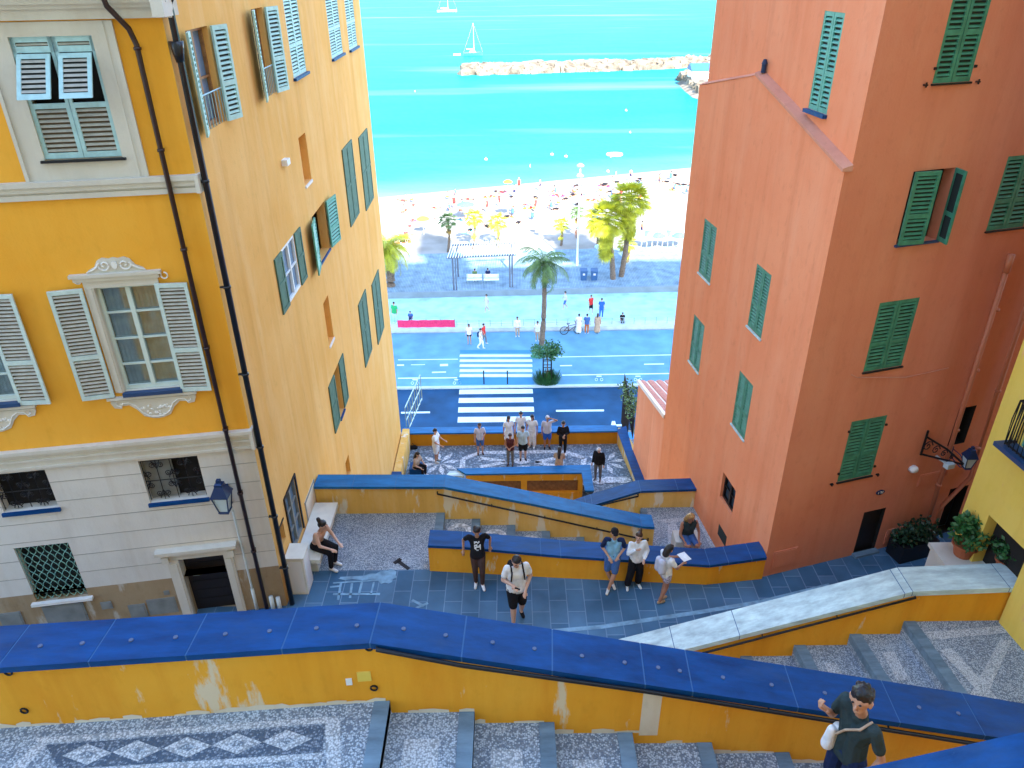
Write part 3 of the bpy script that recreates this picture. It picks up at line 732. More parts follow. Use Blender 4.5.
wallrun('stair_wall', 'ochre stair wall with blue coping descending right below the seated woman\'s bench platform',
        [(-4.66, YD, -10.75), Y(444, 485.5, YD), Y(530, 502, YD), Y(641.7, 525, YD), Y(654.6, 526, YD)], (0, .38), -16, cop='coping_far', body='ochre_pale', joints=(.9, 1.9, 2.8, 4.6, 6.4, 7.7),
        rail=[Y(437.5, 492, YD), Y(648, 538.5, YD)])
YE = 15.95
wallrun('stair_wall', 'short pale ochre wall with blue coping behind the blond woman\'s landing',
        [(-1.5, YE, -14.2), Y(586, 506, YE), Y(640.6, 489.8, YE), Y(708, 487.6, YE)], (0, .38), -16.3, body='ochre_pale', joints=(3.9, 6.2),
        rail=[Y(588, 506.5, YE), Y(638, 494.5, YE)])
# yellow edging strip at the foot of the salmon house on the lower landing
t = thing('edging_wall', 'narrow pale yellow strip of wall at the salmon house foot beside the lower landing', 'wall', (5, 15, L2Z))
mb = MB(); a = G(705, 510, L2Z); b = G(730, 553, L2Z); mb.prism([a, b, b+Vector((.25, .1, 0)), a+Vector((.25, 0, 0))], (0, 0, .42)); mb.build('wall_body', 'ochre_pale', t)
# terrace walls
bl, br, fr_, fl = G(411, 446, TER), G(617, 444, TER), G(634.6, 484, TER), G(402, 474, TER)
zt = TER+.9
t = thing('terrace_wall', 'ochre back wall with light blue coping along the road side of the lower mosaic terrace', 'wall', (0, bl.y, TER))
zk = TER+.68
mb = MB(); mb.wbox(-4.66, br.x+.0, bl.y, bl.y+.35, GRD, zk-.07); mb.build('wall_body', 'ochre_deep', t)
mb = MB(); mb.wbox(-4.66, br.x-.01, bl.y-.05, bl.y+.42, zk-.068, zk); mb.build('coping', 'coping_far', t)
t = thing('terrace_wall', 'pale side wall of the lower terrace against the yellow house', 'wall', (-4.5, 25, TER))
mb = MB(); mb.wbox(-4.64, -4.36, 23.2, bl.y-.06, TER-.5, zt+.02); mb.build('wall_body', 'ochre_pale', t)
mb = MB(); mb.wbox(-4.66, -4.30, 22.6, 23.9, zt-.3, zt+.12); mb.build('coping', 'coping_slate', t)
t = thing('terrace_wall', 'side wall with wide dark blue coping between lower terrace and salmon house', 'wall', (5, 25, TER))
a, b = br, fr_
mb = MB(); mb.prism([a, b+(b-a)*.25, b+(b-a)*.25+Vector((.4, 0, 0)), a+Vector((.25, 0, 0))], (0, 0, .66 if False else .825)); mb.build('wall_body', 'ochre_pale', t)
q = quadz([(617, 431), (634.6, 479), (637, 487), (650, 487), (645.4, 481), (632, 450), (626, 427)], zt-.07)
mb = MB(); mb.prism(q, (0, 0, .07)); mb.build('coping', 'coping_slate', t)
# planter-like wall with brown niches below the terrace edge
YF = 23.9
t = thing('niche_wall', 'ochre wall with sunken brown panels and blue coping at the near edge of the terrace', 'wall', (0, YF, -20.5))
fF = Fac((0, YF), (1, 0), (0, -1))
x0, x1 = Y(466, 478, YF).x, Y(583, 478, YF).x
holes = []
for u0, u1 in ((474, 521), (527, 578)):
    holes.append((Y(u0, 486, YF).x, Y(u1, 486, YF).x, Y(550, 493, YF).z, Y(550, 480.5, YF).z))
mb = MB(); fF.wall(mb, x0, x1, -20.5, zt-.07, holes, 0, .16)
for h in holes: mb.box(fF, h[0]-.01, h[1]+.01, h[2]-.01, h[3]+.01, -.2, -.16, 1)
mb.wbox(x0, x1, YF+.2, YF+.3, -20.5, zt-.12, 0)
mb.build('wall_body', ['ochre', 'wood_frame'], t)
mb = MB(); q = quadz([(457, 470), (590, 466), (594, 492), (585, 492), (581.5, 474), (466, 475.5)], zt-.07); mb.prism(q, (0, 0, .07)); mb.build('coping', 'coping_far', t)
mb = MB(); q = quadz([(450, 475), (464, 475), (464, 480), (446, 480)], zt-.3); mb.prism(q, (0, 0, .2)); mb.build('end_block', 'white_marble', t)

# ================================================================= LEFT HOUSE
def srect(f, q):
    a0, a1, z0, z1 = f.rect(q); return (min(a0, a1), max(a0, a1), min(z0, z1), max(z0, z1))
a81 = R_(81); PL = (-4.68, 11.42)
fL = Fac(PL, (math.sin(a81), math.cos(a81)), (math.cos(a81), -math.sin(a81)))
fS = Fac(PL, (0, 1), (1, 0))
HL = thing('townhouse', 'yellow house with pale stone base, mint shutters and two dark drainpipes at its corner', 'house', (PL[0], PL[1], PLZ))
FW1 = (-2.00, -.95, -2.49, -.88); FW2 = (-1.86, -.95, -6.33, -4.46); FW3 = (-4.42, -3.51, -6.33, -4.46)
G1 = (-4.45, -3.54, -8.56, -7.74); G2r = (-2.0, -.99, -8.68, -7.75); G3 = (-4.55, -3.61, -10.72, -9.38); DR = (-1.8, -.97, -11.6, -10.04)
Hf = [FW1, FW2, FW3, G1, G2r, G3, DR, (-6.95, -6.04, -6.33, -4.46), (-6.2, -5.3, -2.49, -.88)]
mb = MB(); ZB2 = -7.66; ZD = -10.52; TOPZ = 4.6
fL.wall(mb, -9, 0, ZB2, TOPZ, [(*h, 7) for h in Hf if h[2] > ZB2], 0)
fL.wall(mb, -9, 0, ZD, ZB2, [(h[0], h[1], max(h[2], ZD), min(h[3], ZB2)) for h in Hf if h[2] < ZB2 and h[3] < ZB2 and h[2] > ZD-.0] + [(G3[0], G3[1], ZD, G3[3]), (DR[0], DR[1], ZD, DR[3])], 1)
fL.wall(mb, -9, 0, PLZ-.5, ZD, [(G3[0], G3[1], G3[2], ZD), (DR[0], DR[1], DR[2], ZD)], 2)
for h in (G1, G2r, G3): darkroom(mb, fL, h, 4)
for h in Hf[:3]+Hf[7:]: darkroom(mb, fL, h, 4, .3)
mb.box(fL, DR[0]-.01, DR[1]+.01, DR[2], DR[3]+.01, -.26, -.2, 5)
# side wall
SW = {}
def sq(k, q): SW[k] = srect(fS, q)
sq('S1', [(186,30),(208,26),(224,122),(204,133)]); sq('S2', [(251,9),(264,7),(273,95),(264,98)])
sq('S3', [(284,0),(298,0),(306,72),(292,78)]); sq('S4', [(324,0),(338,0),(343,53),(332,58)]); sq('S5', [(343,0),(353,0),(358,45),(350,50)])
sq('S6', [(299,136),(306,133),(311,181),(304,186)]); sq('S7', [(341,148),(351,141),(359,214),(350,226)]); sq('S8', [(358,135),(367,130),(373,200),(365,210)])
sq('S9m', [(280,251),(293,235),(301,287),(290,302)]); sq('S10', [(312,215),(324,203),(330,250),(318,264)]); sq('S11', [(323,303),(328,296),(334,338),(329,345)])
sq('S12', [(358,302),(365,291),(372,352),(364,366)]); sq('S13', [(371,282),(378,272),(384,330),(377,342)]); sq('S14', [(333,374),(339,362),(343,412),(340,418)])
sq('Dr', [(283,497),(295,477),(303,533),(294,550)]); sq('vent', [(277,532),(283,520),(286,540),(279,553)]); sq('sm', [(346,458),(350,452),(350,480),(346,480)])
for k in ('S3', 'S4', 'S5'): SW[k] = (*SW[k][:3], -.76+.0)
SW['S4'] = (10.4, 11.95, -2.34, -.6); SW['S5'] = (12.95, 14.3, -2.38, -.6); SW['S3'] = (6.3, 7.5, -2.28, -.72)
SLEN = 15.4
mb_holes = [SW[k] for k in ('S1','S2','S3','S4','S5','S6','S9m','S10','S11','S14','Dr','vent','sm')]
fS.wall(mb, 0, SLEN, -27, TOPZ, mb_holes, 3)
for k in ('S6', 'S11'): darkroom(mb, fS, SW[k], 6)
for k in ('S10', 'S14', 'vent', 'sm', 'S1', 'S2', 'S3', 'S4', 'S5', 'S9m', 'Dr'): darkroom(mb, fS, SW[k], 6 if k in ('sm',) else 4, .3)
# hidden sides
c = [fL(-9, 0, 0), fL(0, 0, 0), fS(SLEN, 0, 0), Vector((-13.5, 26.8, 0))]
for i, j in ((2, 3), (3, 0)):
    mb.face([c[i]+Vector((0, 0, -27)), c[j]+Vector((0, 0, -27)), c[j]+Vector((0, 0, TOPZ)), c[i]+Vector((0, 0, TOPZ))], 3)
mb.build('wall', ['front_yellow', 'cream', 'dado', 'side_yellow', 'room_dark', 'door_black', 'side_yellow', 'trim'], HL, recalc=False)
mb = MB(); q = [p+Vector((0, 0, TOPZ)) for p in c]; q[0] += Vector((-.4, -.5, 0)); q[1] += Vector((.5, -.5, 0)); q[2] += Vector((.5, .5, 0)); q[3] += Vector((-.4, .5, 0))
ctr = (q[0]+q[1]+q[2]+q[3])/4+Vector((0, 0, 2.2))
for i in range(4): mb.face([q[i], q[(i+1) % 4], ctr])
mb.face(q); mb.build('roof', 'roof_tile', HL)
# string courses and cornices
mb = MB()
def course(f, a0, a1, z0, z1, steps, mi=0):
    for (t0, t1, n) in steps: mb.box(f, a0, a1, z0+(z1-z0)*t0, z0+(z1-z0)*t1-.001, .0015, n, mi)
course(fL, -9, .05, -3.05, -2.78, [(0, .3, .05), (.3, .42, .03), (.42, .72, .07), (.72, 1, .10)])
course(fL, -9, .05, -7.68, -7.28, [(0, .12, .05), (.12, .4, .03), (.4, .5, .06), (.5, .7, .04), (.7, .84, .08), (.84, 1, .11)])
course(fL, -9, .14, -.68, -.30, [(0, .35, .08), (.35, .5, .14), (.5, .8, .2), (.8, 1, .30)])
mb.box(fS, -.1, .12, -3.05, -2.79, .0015, .06); mb.box(fS, -.1, .12, -7.68, -7.29, .0015, .06); mb.box(fS, -.3, .2, -.66, -.31, .0015, .16)
mb.build('cornice', 'trim', HL)
mb = MB()
for z in (-8.02, -8.44, -8.86, -9.28, -9.70, -10.12): 
    segs = [(-9, 0)]
    for h in (G1, G2r, G3, (DR[0]-.22, DR[1]+.22, DR[2], DR[3]+.2)):
        ns = []
        for a, b_ in segs:
            if h[2] < z < h[3] and a < h[0] and b_ > h[1]: ns += [(a, h[0]), (h[1], b_)]
            else: ns.append((a, b_))
        segs = ns
    for a, b_ in segs: mb.box(fL, a, b_, z, z+.012, .001, .004)
mb.build('course_joint', 'stone_grey', HL)
# upper front window: stone surround, shutters with flaps pushed out
mb = MB()
for a0, a1, z0, z1, n in ((-2.28, -2.0, -2.78, -.70, .02), (-.95, -.70, -2.78, -.70, .02), (-2.0, -.95, -.88, -.70, .02), (-2.0, -.95, -2.78, -2.53, .018)): mb.box(fL, a0, a1, z0, z1, .0015, n)
for a0, a1 in ((-2.33, -2.28), (-.70, -.645)): mb.box(fL, a0, a1, -2.78, -.70, .0015, .045)
for a0, a1 in ((-.80, -.765),): mb.box(fL, a0, a1, -2.78, -.70, .02, .03)
mb.build('window_surround', 'trim', HL)
sill(fL, FW1, HL, 'iron', .05, .07, .035)
for side in (0, 1):
    a0 = FW1[0]+side*.527; w = .52; z0 = FW1[2]+.01; h = FW1[3]-z0; hz = .75
    mb = MB(); fn = lambda a, z, n: fL(a0+a, z0+z, -.05+n)
    leaf_mesh(mb, fn, w, hz, 0, 1, .065, None)
    # head strip with slats above the flap opening and side rails
    fn2 = lambda a, z, n: fL(a0+a, z0+hz+z, -.05+n)
    mb.box(fn2, 0, .045, 0, h-hz, 0, .035); mb.box(fn2, w-.045, w, 0, h-hz, 0, .035)
    leaf_mesh(mb, lambda a, z, n: fL(a0+a, z0+h-.2+z, -.05+n), w, .2, 0, 1, .05, None)
    lf = mb.build('shutter', ['shutter_sky', 'slat_grey', 'slot_brown'], HL)
    mb = MB(); t = R_(38); L_ = .66
    fl_ = lambda a, z, n: fL(a0+.05+a, z0+h-.21-(L_-z)*math.cos(t)*1.0+n*math.sin(t)*0, .0+(L_-z)*math.sin(t)+n)
    leaf_mesh(mb, fl_, w-.1, L_, 0, 1, .065, None); mb.build('flap', ['shutter_sky', 'slat_grey', 'slot_dark'], lf)
# large window with open shutters, carved head and apron
def fancy(R, with_left=True):
    a0, a1, z0, z1 = R
    sash(fL, R, HL, .12, 'sash_white', curtain=True, cols=2, rows=4)
    shutters(fL, (a0-.16, a1+.0, z0-.06, z1+.02), HL, 'open', 'shutter_grey', lw=.50, pitch=.062, ang=5, m2='slat_grey') if with_left else None
    sill(fL, R, HL, 'navy_sill', .02, .10, .07)
    mb = MB()
    mb.box(fL, a0-.14, a0-.001, z0, z1, .0015, .03); mb.box(fL, a0-.09, a0-.03, z0, z1, .03, .045)
    mb.box(fL, a0-.14, a1+.06, z1+.001, z1+.12, .0015, .03); mb.box(fL, a0-.26, a1+.10, z1+.12, z1+.19, .0015, .06); mb.box(fL, a0-.30, a1+.14, z1+.19, z1+.24, .0015, .09)
    cx = (a0+a1)/2-.06
    # scrolled crest
    prof = [(-.44, 0), (-.40, .05), (-.30, .10), (-.24, .20), (-.16, .24), (-.07, .22), (0, .24), (.07, .22), (.16, .24), (.24, .20), (.30, .10), (.40, .05), (.44, 0)]
    mb.prism([fL(cx+x, z1+.24+y, .002) for x, y in prof], fL.N*.018)
    for sx in (-1, 1):
        pts = []
        for k in range(22):
            t = k/21; r = .085*(1-t)+.012; an = PI*.9+t*PI*2.7
            pts.append(fL(cx+sx*(-.15+r*math.cos(an)), z1+.24+.12+r*math.sin(an), .03))
        mb.tube(pts, .013, 1, 6)
        mb.tube([fL(cx+sx*x, z1+.24+y, .03) for x, y in ((.22, .16), (.27, .09), (.34, .05), (.43, .02))], [.014, .016, .013, .008], 1, 6)
        pts = [fL(a0-.20 if sx < 0 else a1+.17, z1+.14, .03)+fL.D*(sx*.05*math.sin(k*.45))+Vector((0, 0, .05*math.cos(k*.45))) for k in range(13)]
        mb.tube(pts, .012, 1, 6)
    mb.loft([[fL(cx+.045*math.cos(k*PI/4), z1+.36+.065*math.sin(k*PI/4), n) for k in range(8)] for n in (.02, .045)], 1)
    # carved apron
    ap = [(-.62, 0), (-.64, -.10), (-.60, -.20), (-.50, -.22), (-.48, -.17), (-.38, -.16), (-.28, -.26), (-.20, -.40), (-.08, -.45), (0, -.46), (.08, -.45), (.20, -.40), (.28, -.26), (.38, -.16), (.48, -.17), (.50, -.22), (.60, -.20), (.64, -.10), (.62, 0)]
    mb.prism([fL(cx+.02+x*1.08, z0-.10+y, .002) for x, y in ap], fL.N*.02)
    mb.box(fL, cx-.70, cx+.74, z0-.13, z0-.08, .002, .07); mb.box(fL, cx-.66, cx+.70, z0-.19, z0-.16, .022, .035)
    rs = random.Random(3)
    for k in range(26):
        x = rs.uniform(-.26, .26); y = -.20-rs.random()*(.2 if abs(x) < .15 else .06)
        r = rs.uniform(.015, .032); mb.loft([[fL(cx+.02+x+r*q*math.cos(j*PI/3), z0-.10+y+r*q*math.sin(j*PI/3), n) for j in range(6)] for q, n in ((1, .02), (.5, .038))], 1)
    for sx in (-1, 1):
        mb.tube([fL(cx+.02+sx*x, z0-.10+y, .028) for x, y in ((.58, -.06), (.60, -.15), (.54, -.18), (.50, -.12), (.40, -.11), (.30, -.18), (.22, -.33), (.10, -.41), (.0, -.42))], .012, 1, 6)
    mb.build('window_surround', ['trim', 'trim_light'], HL)
fancy(FW2); fancy(FW3); fancy((-6.95, -6.04, -6.33, -4.46))
sash(fL, (-6.2, -5.3, -2.49, -.88), HL)
# barred cellar windows
def swirl(mb, f, R, n=.012, rows=2, cols=3, r=.009):
    a0, a1, z0, z1 = R; dx = (a1-a0)/cols; dz = (z1-z0)/rows
    for i in range(cols):
        for j in range(rows):
            cx = a0+dx*(i+.5); cz = z0+dz*(j+.5); s_ = 1 if (i+j) % 2 else -1; R_0 = min(dx, dz)*.27
            for e in (-1, 1):
                ccx, ccz = cx+e*s_*dx*.22, cz+e*dz*.20
                pts = [f(ccx+R_0*(1-k/20)*math.cos(k*.62+(0 if e > 0 else PI))*s_, ccz+R_0*(1-k/20)*math.sin(k*.62+(0 if e > 0 else PI)), n) for k in range(18)]
                mb.tube(pts, r, 0, 5)
            mb.tube([f(cx-s_*dx*.48, cz-dz*.05, n), f(cx-s_*dx*.2, cz-dz*.45, n)], r, 0, 5); mb.tube([f(cx+s_*dx*.48, cz+dz*.05, n), f(cx+s_*dx*.2, cz+dz*.45, n)], r, 0, 5)
    for j in range(1, rows+1): mb.tube([f(a0, z0+dz*(j-.0)-.02, n), f(a1, z0+dz*j-.02, n)], r, 0, 5)
    for i in range(cols+1): mb.tube([f(a0+dx*i, z0, n), f(a0+dx*i, z1, n)], r*.9, 0, 5)
for R in (G1, G2r):
    mb = MB(); swirl(mb, fL, (R[0]+.02, R[1]-.02, R[2]+.03, R[3]-.02), -.05, 2, 4); mb.build('window_grille', 'iron', HL)
    sill(fL, R, HL, 'coping_slate', .03, .05, .07)
mb = MB(); x = G2r[0]+.5
mb.box(fL, G2r[0]+.01, x, G2r[2]+.02, G2r[3]-.02, -.17, -.14); mb.box(fL, G2r[0]+.03, G2r[0]+.22, G2r[2]+.1, G2r[3]-.1, -.14, -.13); mb.box(fL, G2r[0]+.27, x-.03, G2r[2]+.1, G2r[3]-.1, -.14, -.13); mb.build('shutter', 'utility_grey', HL)
mb = MB(); R = G3
mb.box(fL, R[0]+.01, R[1]-.01, R[2]+.01, R[3]-.01, -.16, -.15, 1)
for k in range(24):
    z = R[2]+(k+.5)*(R[3]-R[2])/24; mb.box(fL, R[0]+.02, R[1]-.02, z-.015, z+.01, -.15, -.13, 1)
N_ = 7
for k in range(N_+1):
    for sg in (-1, 1):
        pts = []
        for j in range(25):
            z = R[2]+.02+(R[3]-R[2]-.04)*j/24; a = R[0]+(R[1]-R[0])*k/N_+sg*.065*math.sin(j/24*PI*6)
            pts.append(fL(min(R[1]-.01, max(R[0]+.01, a)), z, -.05))
        mb.tube(pts, .008, 0, 5)
mb.build('window_grille', ['mint_dark', 'slot_dark'], HL)
sill(fL, G3, HL, 'trim_light', .08, .08, .06)
# door surround
mb = MB()
for a0, a1 in ((DR[0]-.21, DR[0]), (DR[1], DR[1]+.17)):
    mb.box(fL, a0, a1, PLZ, DR[3], .0015, .05); mb.box(fL, a0+.04, a1-.04, PLZ+.1, DR[3]-.1, .05, .065)
mb.box(fL, DR[0]-.21, DR[1]+.17, DR[3]+.001, DR[3]+.13, .0015, .06); mb.box(fL, DR[0]-.29, DR[1]+.24, DR[3]+.13, DR[3]+.20, .0015, .10); mb.box(fL, DR[0]-.36, DR[1]+.30, DR[3]+.20, DR[3]+.27, .0015, .16)
for x in (DR[0]-.27, DR[1]+.10): mb.box(fL, x, x+.12, DR[3]-.02, DR[3]+.13, .06, .12)
mb.build('door_surround', 'trim', HL)
mb = MB()
for k in range(6): mb.box(fL, DR[0]+.06, DR[1]-.06, DR[2]+.1+k*.24, DR[2]+.28+k*.24, -.2, -.188)
d = mb.build('door', 'door_black', HL)
mb = MB(); mb.tube([fL(DR[0]+.12, DR[2]+.95, -.15), fL(DR[0]+.24, DR[2]+.95, -.15)], .014); mb.build('handle', 'rail_steel', d)
# utility boxes on the dado
for a0, a1, z0, z1 in ((-2.98, -2.66, -11.45, -11.08), (-2.62, -2.08, -11.40, -11.0), (-3.45, -3.25, -11.1, -10.92), (-2.25, -2.15, -10.92, -10.82), (-4.5, -3.75, -11.6, -10.85), (-5.3, -4.9, -11.3, -10.9)):
    mb = MB(); mb.box(fL, a0, a1, z0, z1, .0015, .02); mb.box(fL, a0+.03, a1-.03, z0+.03, z1-.03, .02, .026)
    mb.build('utility_hatch', 'utility_grey', HL)
# drain pipes
mb = MB(); mb.tube([fL(-.62, .6, .32), fL(-.62, -.28, .34), fL(-.58, -.52, .30), fL(-.42, -.80, .14), fL(-.38, -1.0, .10), fL(-.38, PLZ, .10)], .038, 0, 10)
for z in (-1.05, -2.4, -3.9, -5.6, -7.2, -8.6, -10): mb.tube([fL(-.38, z-.02, .10), fL(-.38, z+.02, .10)], .052, 0, 10); mb.box(fL, -.41, -.35, z-.01, z+.01, .0, .1)
mb.build('drainpipe', 'pipe_brown', HL, smooth=True)
mb = MB(); P_ = lambda s_, z, n: fS(s_, z, n)
mb.tube([P_(.5, .4, .28), P_(.35, -.25, .28), P_(.06, -.42, .16), P_(.03, -.60, .12), P_(.03, PLZ, .10)], .05, 0, 10)
mb.tube([P_(.03, -.98, .11), P_(.03, -1.10, .11), P_(.03, -1.25, .11)], [.10, .085, .055], 0, 10)
for z in (-2.9, -4.6, -6.2, -7.7, -9.3, -10.6): mb.tube([P_(.03, z-.02, .11), P_(.03, z+.02, .11)], .065, 0, 10); mb.box(fS, .0, .06, z-.01, z+.01, 0, .1)
mb.build('drainpipe', 'pipe_black', HL, smooth=True)
mb = MB(); mb.tube([fL(-.80, -8.92, .05), fL(-.66, -8.93, .05), fL(-.60, -9.02, .05), fL(-.585, -11.0, .05), fL(-.585, -11.3, .05)], .022, 0, 8); mb.tube([fL(-.585, -11.0, .05), fL(-.585, -11.6, .05)], .035, 0, 8)
mb.build('drainpipe', 'pipe_white', HL, smooth=True)
mb = MB()
for a, z in ((-.25, -11.2), (-.12, -11.25)): mb.tube([fL(a, PLZ, .12), fL(a, z, .12)], .045, 0, 8)
mb.build('pipe_stub', 'pipe_white', HL, smooth=True)
# side windows
w = SW['S1']; sash(fS, w, HL, .14, 'wood_frame', 'glass_blue', 2, 2); shutters(fS, w, HL, 'open', 'mint', lw=.40, ang=16)
w = SW['S2']; sash(fS, w, HL, .16, 'wood_frame', 'glass', 1, 2); shutters(fS, w, HL, 'open', 'mint', lw=.46, ang=14)
for k in ('S3', 'S4', 'S5'):
    shutters(fS, SW[k], HL, 'closed', 'mint'); sill(fS, SW[k], HL, 'coping_slate', .05, .07, .06)
for R in (SW['S1'], SW['S2']):          # iron guard rails
    mb = MB()
    for k in range(7):
        a = R[0]+.05+(R[1]-R[0]-.1)*k/6; mb.tube([fS(a, R[2]+.02, .03), fS(a, R[2]+.52, .03)], .008, 0, 5)
    mb.tube([fS(R[0], R[2]+.52, .03), fS(R[1], R[2]+.52, .03)], .012, 0, 5)
    mb.build('guard_rail', 'rail_steel', HL)
def panel_shutter(a0, a1, z0, z1):
    mb = MB(); mb.box(fS, a0, a1, z0, z1, .002, .02)
    for q in ((a0, a0+.07, z0, z1), (a1-.07, a1, z0, z1), (a0+.07, a1-.07, z0, z0+.09), (a0+.07, a1-.07, z1-.09, z1), (a0+.07, a1-.07, (z0+z1)/2-.04, (z0+z1)/2+.04)): mb.box(fS, *q, .0205, .034)
    mb.build('shutter', 'green_panel', HL)
for k in ('S7', 'S8', 'S12', 'S13'):
    R = SW[k]; w2 = (R[1]-R[0])/2
    for i in (0, 1): panel_shutter(R[0]+i*w2+.01, R[0]+(i+1)*w2-.01, R[2], R[3])
R = SW['S9m']; sash(fS, R, HL, .05, 'white_paint', 'glass_blue', 2, 2)
panel_shutter(R[0]-.56, R[0]-.03, R[2], R[3]); panel_shutter(R[1]+.03, R[1]+.55, R[2], R[3])
R = SW['S10']; shutters(fS, R, HL, 'open', 'green_pale', lw=.68, ang=8, pitch=.08); sill(fS, R, HL, 'coping_slate', .0, .04, .05)
mb = MB(); mb.box(fS, R[0]+.01, R[0]+.35, R[2], R[3], -.2, -.17); mb.build('window', 'glass', HL)
R = SW['S14']
for a0, a1 in ((R[0]-.7, R[0]-.02), (R[1]+.02, R[1]+.62)): panel_shutter(a0, a1, R[2], R[3])
sill(fS, R, HL, 'coping_slate', .0, .05, .05)
for k in ('S6', 'S11'): sill(fS, SW[k], HL, 'trim_light', .0, .03, .06)
R = SW['Dr']; sash(fS, R, HL, .06, 'utility_grey', 'glass_blue', 2, 3)
mb = MB(); mb.box(fS, R[0]-.05, R[1]+.05, R[3], R[3]+.04, .0, .03); mb.box(fS, R[0]-.05, R[0], R[2], R[3], 0, .03); mb.box(fS, R[1], R[1]+.05, R[2], R[3], 0, .03)
R = SW['vent']; mb.box(fS, R[0]-.04, R[1]+.04, R[3], R[3]+.03, 0, .02); mb.box(fS, R[0]-.04, R[0], R[2], R[3], 0, .02)
mb.build('door_frame', 'iron', HL)
R = srect(fS, [(304, 497), (315, 480), (316, 505), (307, 524)])
mb = MB(); mb.box(fS, R[0], R[1], R[2], R[3], .001, .012, 0)
for a, b_ in ((R[0], R[0]+.05), (R[1]-.05, R[1])): mb.box(fS, a, b_, R[2], R[3], .012, .02, 1)
mb.box(fS, R[0], R[1], R[3]-.05, R[3], .012, .022, 1); mb.build('niche_panel', ['plaster_patch', 'utility_grey'], HL)
mb = MB(); a, z = fS.w(283, 162); mb.box(fS, a-.12, a+.12, z-.06, z+.06, 0, .12); mb.build('wall_light', 'white_paint', HL)
# lantern on its bracket
def lantern(name, label, f, a, z, out, s=1.0, glass='lamp_glass', m='lantern_blue', rz=0):
    c = f(a, z, out); t = thing(name, label, 'lantern', tuple(c))
    mb = MB()
    def ring(r, zz, k=4): return [c+Vector((r*math.cos(PI/4+2*PI*j/k+rz), r*math.sin(PI/4+2*PI*j/k+rz), zz)) for j in range(k)]
    s_ = s
    mb.loft([ring(.15*s_, .30*s_), ring(.23*s_, .26*s_), ring(.10*s_, .46*s_), ring(.10*s_, .50*s_), ring(.05*s_, .52*s_), ring(.05*s_, .58*s_)])
    mb.loft([ring(.11*s_, -.14*s_), ring(.14*s_, -.10*s_), ring(.12*s_, -.08*s_)])
    for j in range(4):
        a0 = ring(.115*s_, -.10*s_)[j]; a1 = ring(.20*s_, .28*s_)[j]; mb.tube([a0, a1], .012*s_, 0, 5)
    mb.build('lamp_frame', m, t)
    mb = MB(); mb.loft([ring(.105*s_, -.09*s_), ring(.185*s_, .27*s_)]); mb.build('lamp_glass', glass, t)
    mb = MB(); mb.tube([c+Vector((0, 0, -.1*s)), f(a, z-.22*s, out*.7), f(a, z-.1*s, 0)], .016*s, 0, 6)
    mb.tube([f(a, z+.15*s, 0), f(a, z+.12*s, out*.5), f(a, z-.08*s, out)], .013*s, 0, 6); mb.box(f, a-.04*s, a+.04*s, z-.25*s, z+.2*s, 0, .02)
    mb.build('bracket', m, t); return t
lantern('wall_lantern', 'blue wall lantern with clear panes by the dark drainpipe of the yellow house', fL, -.62, -8.62, .40, 1.0)

# stone bench, white box
t = thing('bench', 'pale stone bench along the yellow house where the woman with a hair bun sits', 'bench', (-4.3, 13.0, PLZ))
mb = MB(); mb.wbox(-4.66, -4.12, 12.25, 14.2, PLZ+.36, PLZ+.46); mb.build('seat', 'box_white', t)
for _y in (12.4, 13.8): mb = MB(); mb.wbox(-4.66, -4.24, _y, _y+.3, PLZ, PLZ+.36); mb.build('support', 'box_white', t)
t = thing('utility_cabinet', 'white utility cabinet at the corner of the yellow house next to the stone bench', 'cabinet', (-4.4, 11.9, PLZ))
mb = MB(); mb.wbox(-4.66, -4.30, 11.72, 12.15, PLZ, PLZ+.95); mb.wbox(-4.66, -4.27, 11.70, 12.17, PLZ+.95, PLZ+1.0); mb.build('cabinet_body', 'box_white', t)
mb = MB(); mb.wbox(-4.30, -4.29, 11.76, 12.11, PLZ+.05, PLZ+.90); mb.wbox(-4.62, -4.34, 11.714, 11.72, PLZ+.05, PLZ+.9); mb.build('cabinet_door', 'white_paint', t)

# ================================================================= RIGHT (SALMON) HOUSE
PR = (5.29, 12.08); aS = R_(7.5); aF = R_(73.5)
fR = Fac(PR, (-math.sin(aS), math.cos(aS)), (-math.cos(aS), -math.sin(aS)))
fF2 = Fac(PR, (math.sin(aF), math.cos(aF)), (math.cos(aF), -math.sin(aF)))
HR = thing('townhouse', 'tall salmon house with green shutters on the right of the gap to the sea', 'house', (*PR, PLZ))
NU = -.12
RW = dict(a=(1.78, 2.46, -6.82, -5.45), b=(4.66, 5.44, -6.76, -5.42), c=(4.66, 5.39, -9.16, -7.86), d=(1.77, 2.48, -9.27, -7.91), e=(1.76, 2.51, -11.38, -10.65), g=srect(fR, [(718, 522), (726, 535), (726, 549), (719, 535)]))
mb = MB(); Lr = 6.68
fR.wall(mb, 0, Lr, -27, -3.0, [RW[k] for k in 'abcde'], 0)
gab = [(0, -3.0), (0, -2.97), (.22, -2.97), (3.68, -2.06), (6.68, -2.66), (6.68, -3.0)]
mb.prism([fR(a, z, 0) for a, z in gab], fR.N*(-.16))
_d = fR.D.cross(fF2.D).z; _v = -fR.N*.12; _s = -_v.cross(fF2.D).z/_d; _a = (fR.D*_s+_v).dot(fF2.D)
fR.wall(mb, _s, 6.5, -3.2, 6, [(1.07, 1.72, -2.35, -.83)], 0, n=NU)
for k in 'abcde': darkroom(mb, fR, RW[k], 2)
mb.box(fR, 1.05, 1.74, -2.37, -.8, -.5, -.4, 2)
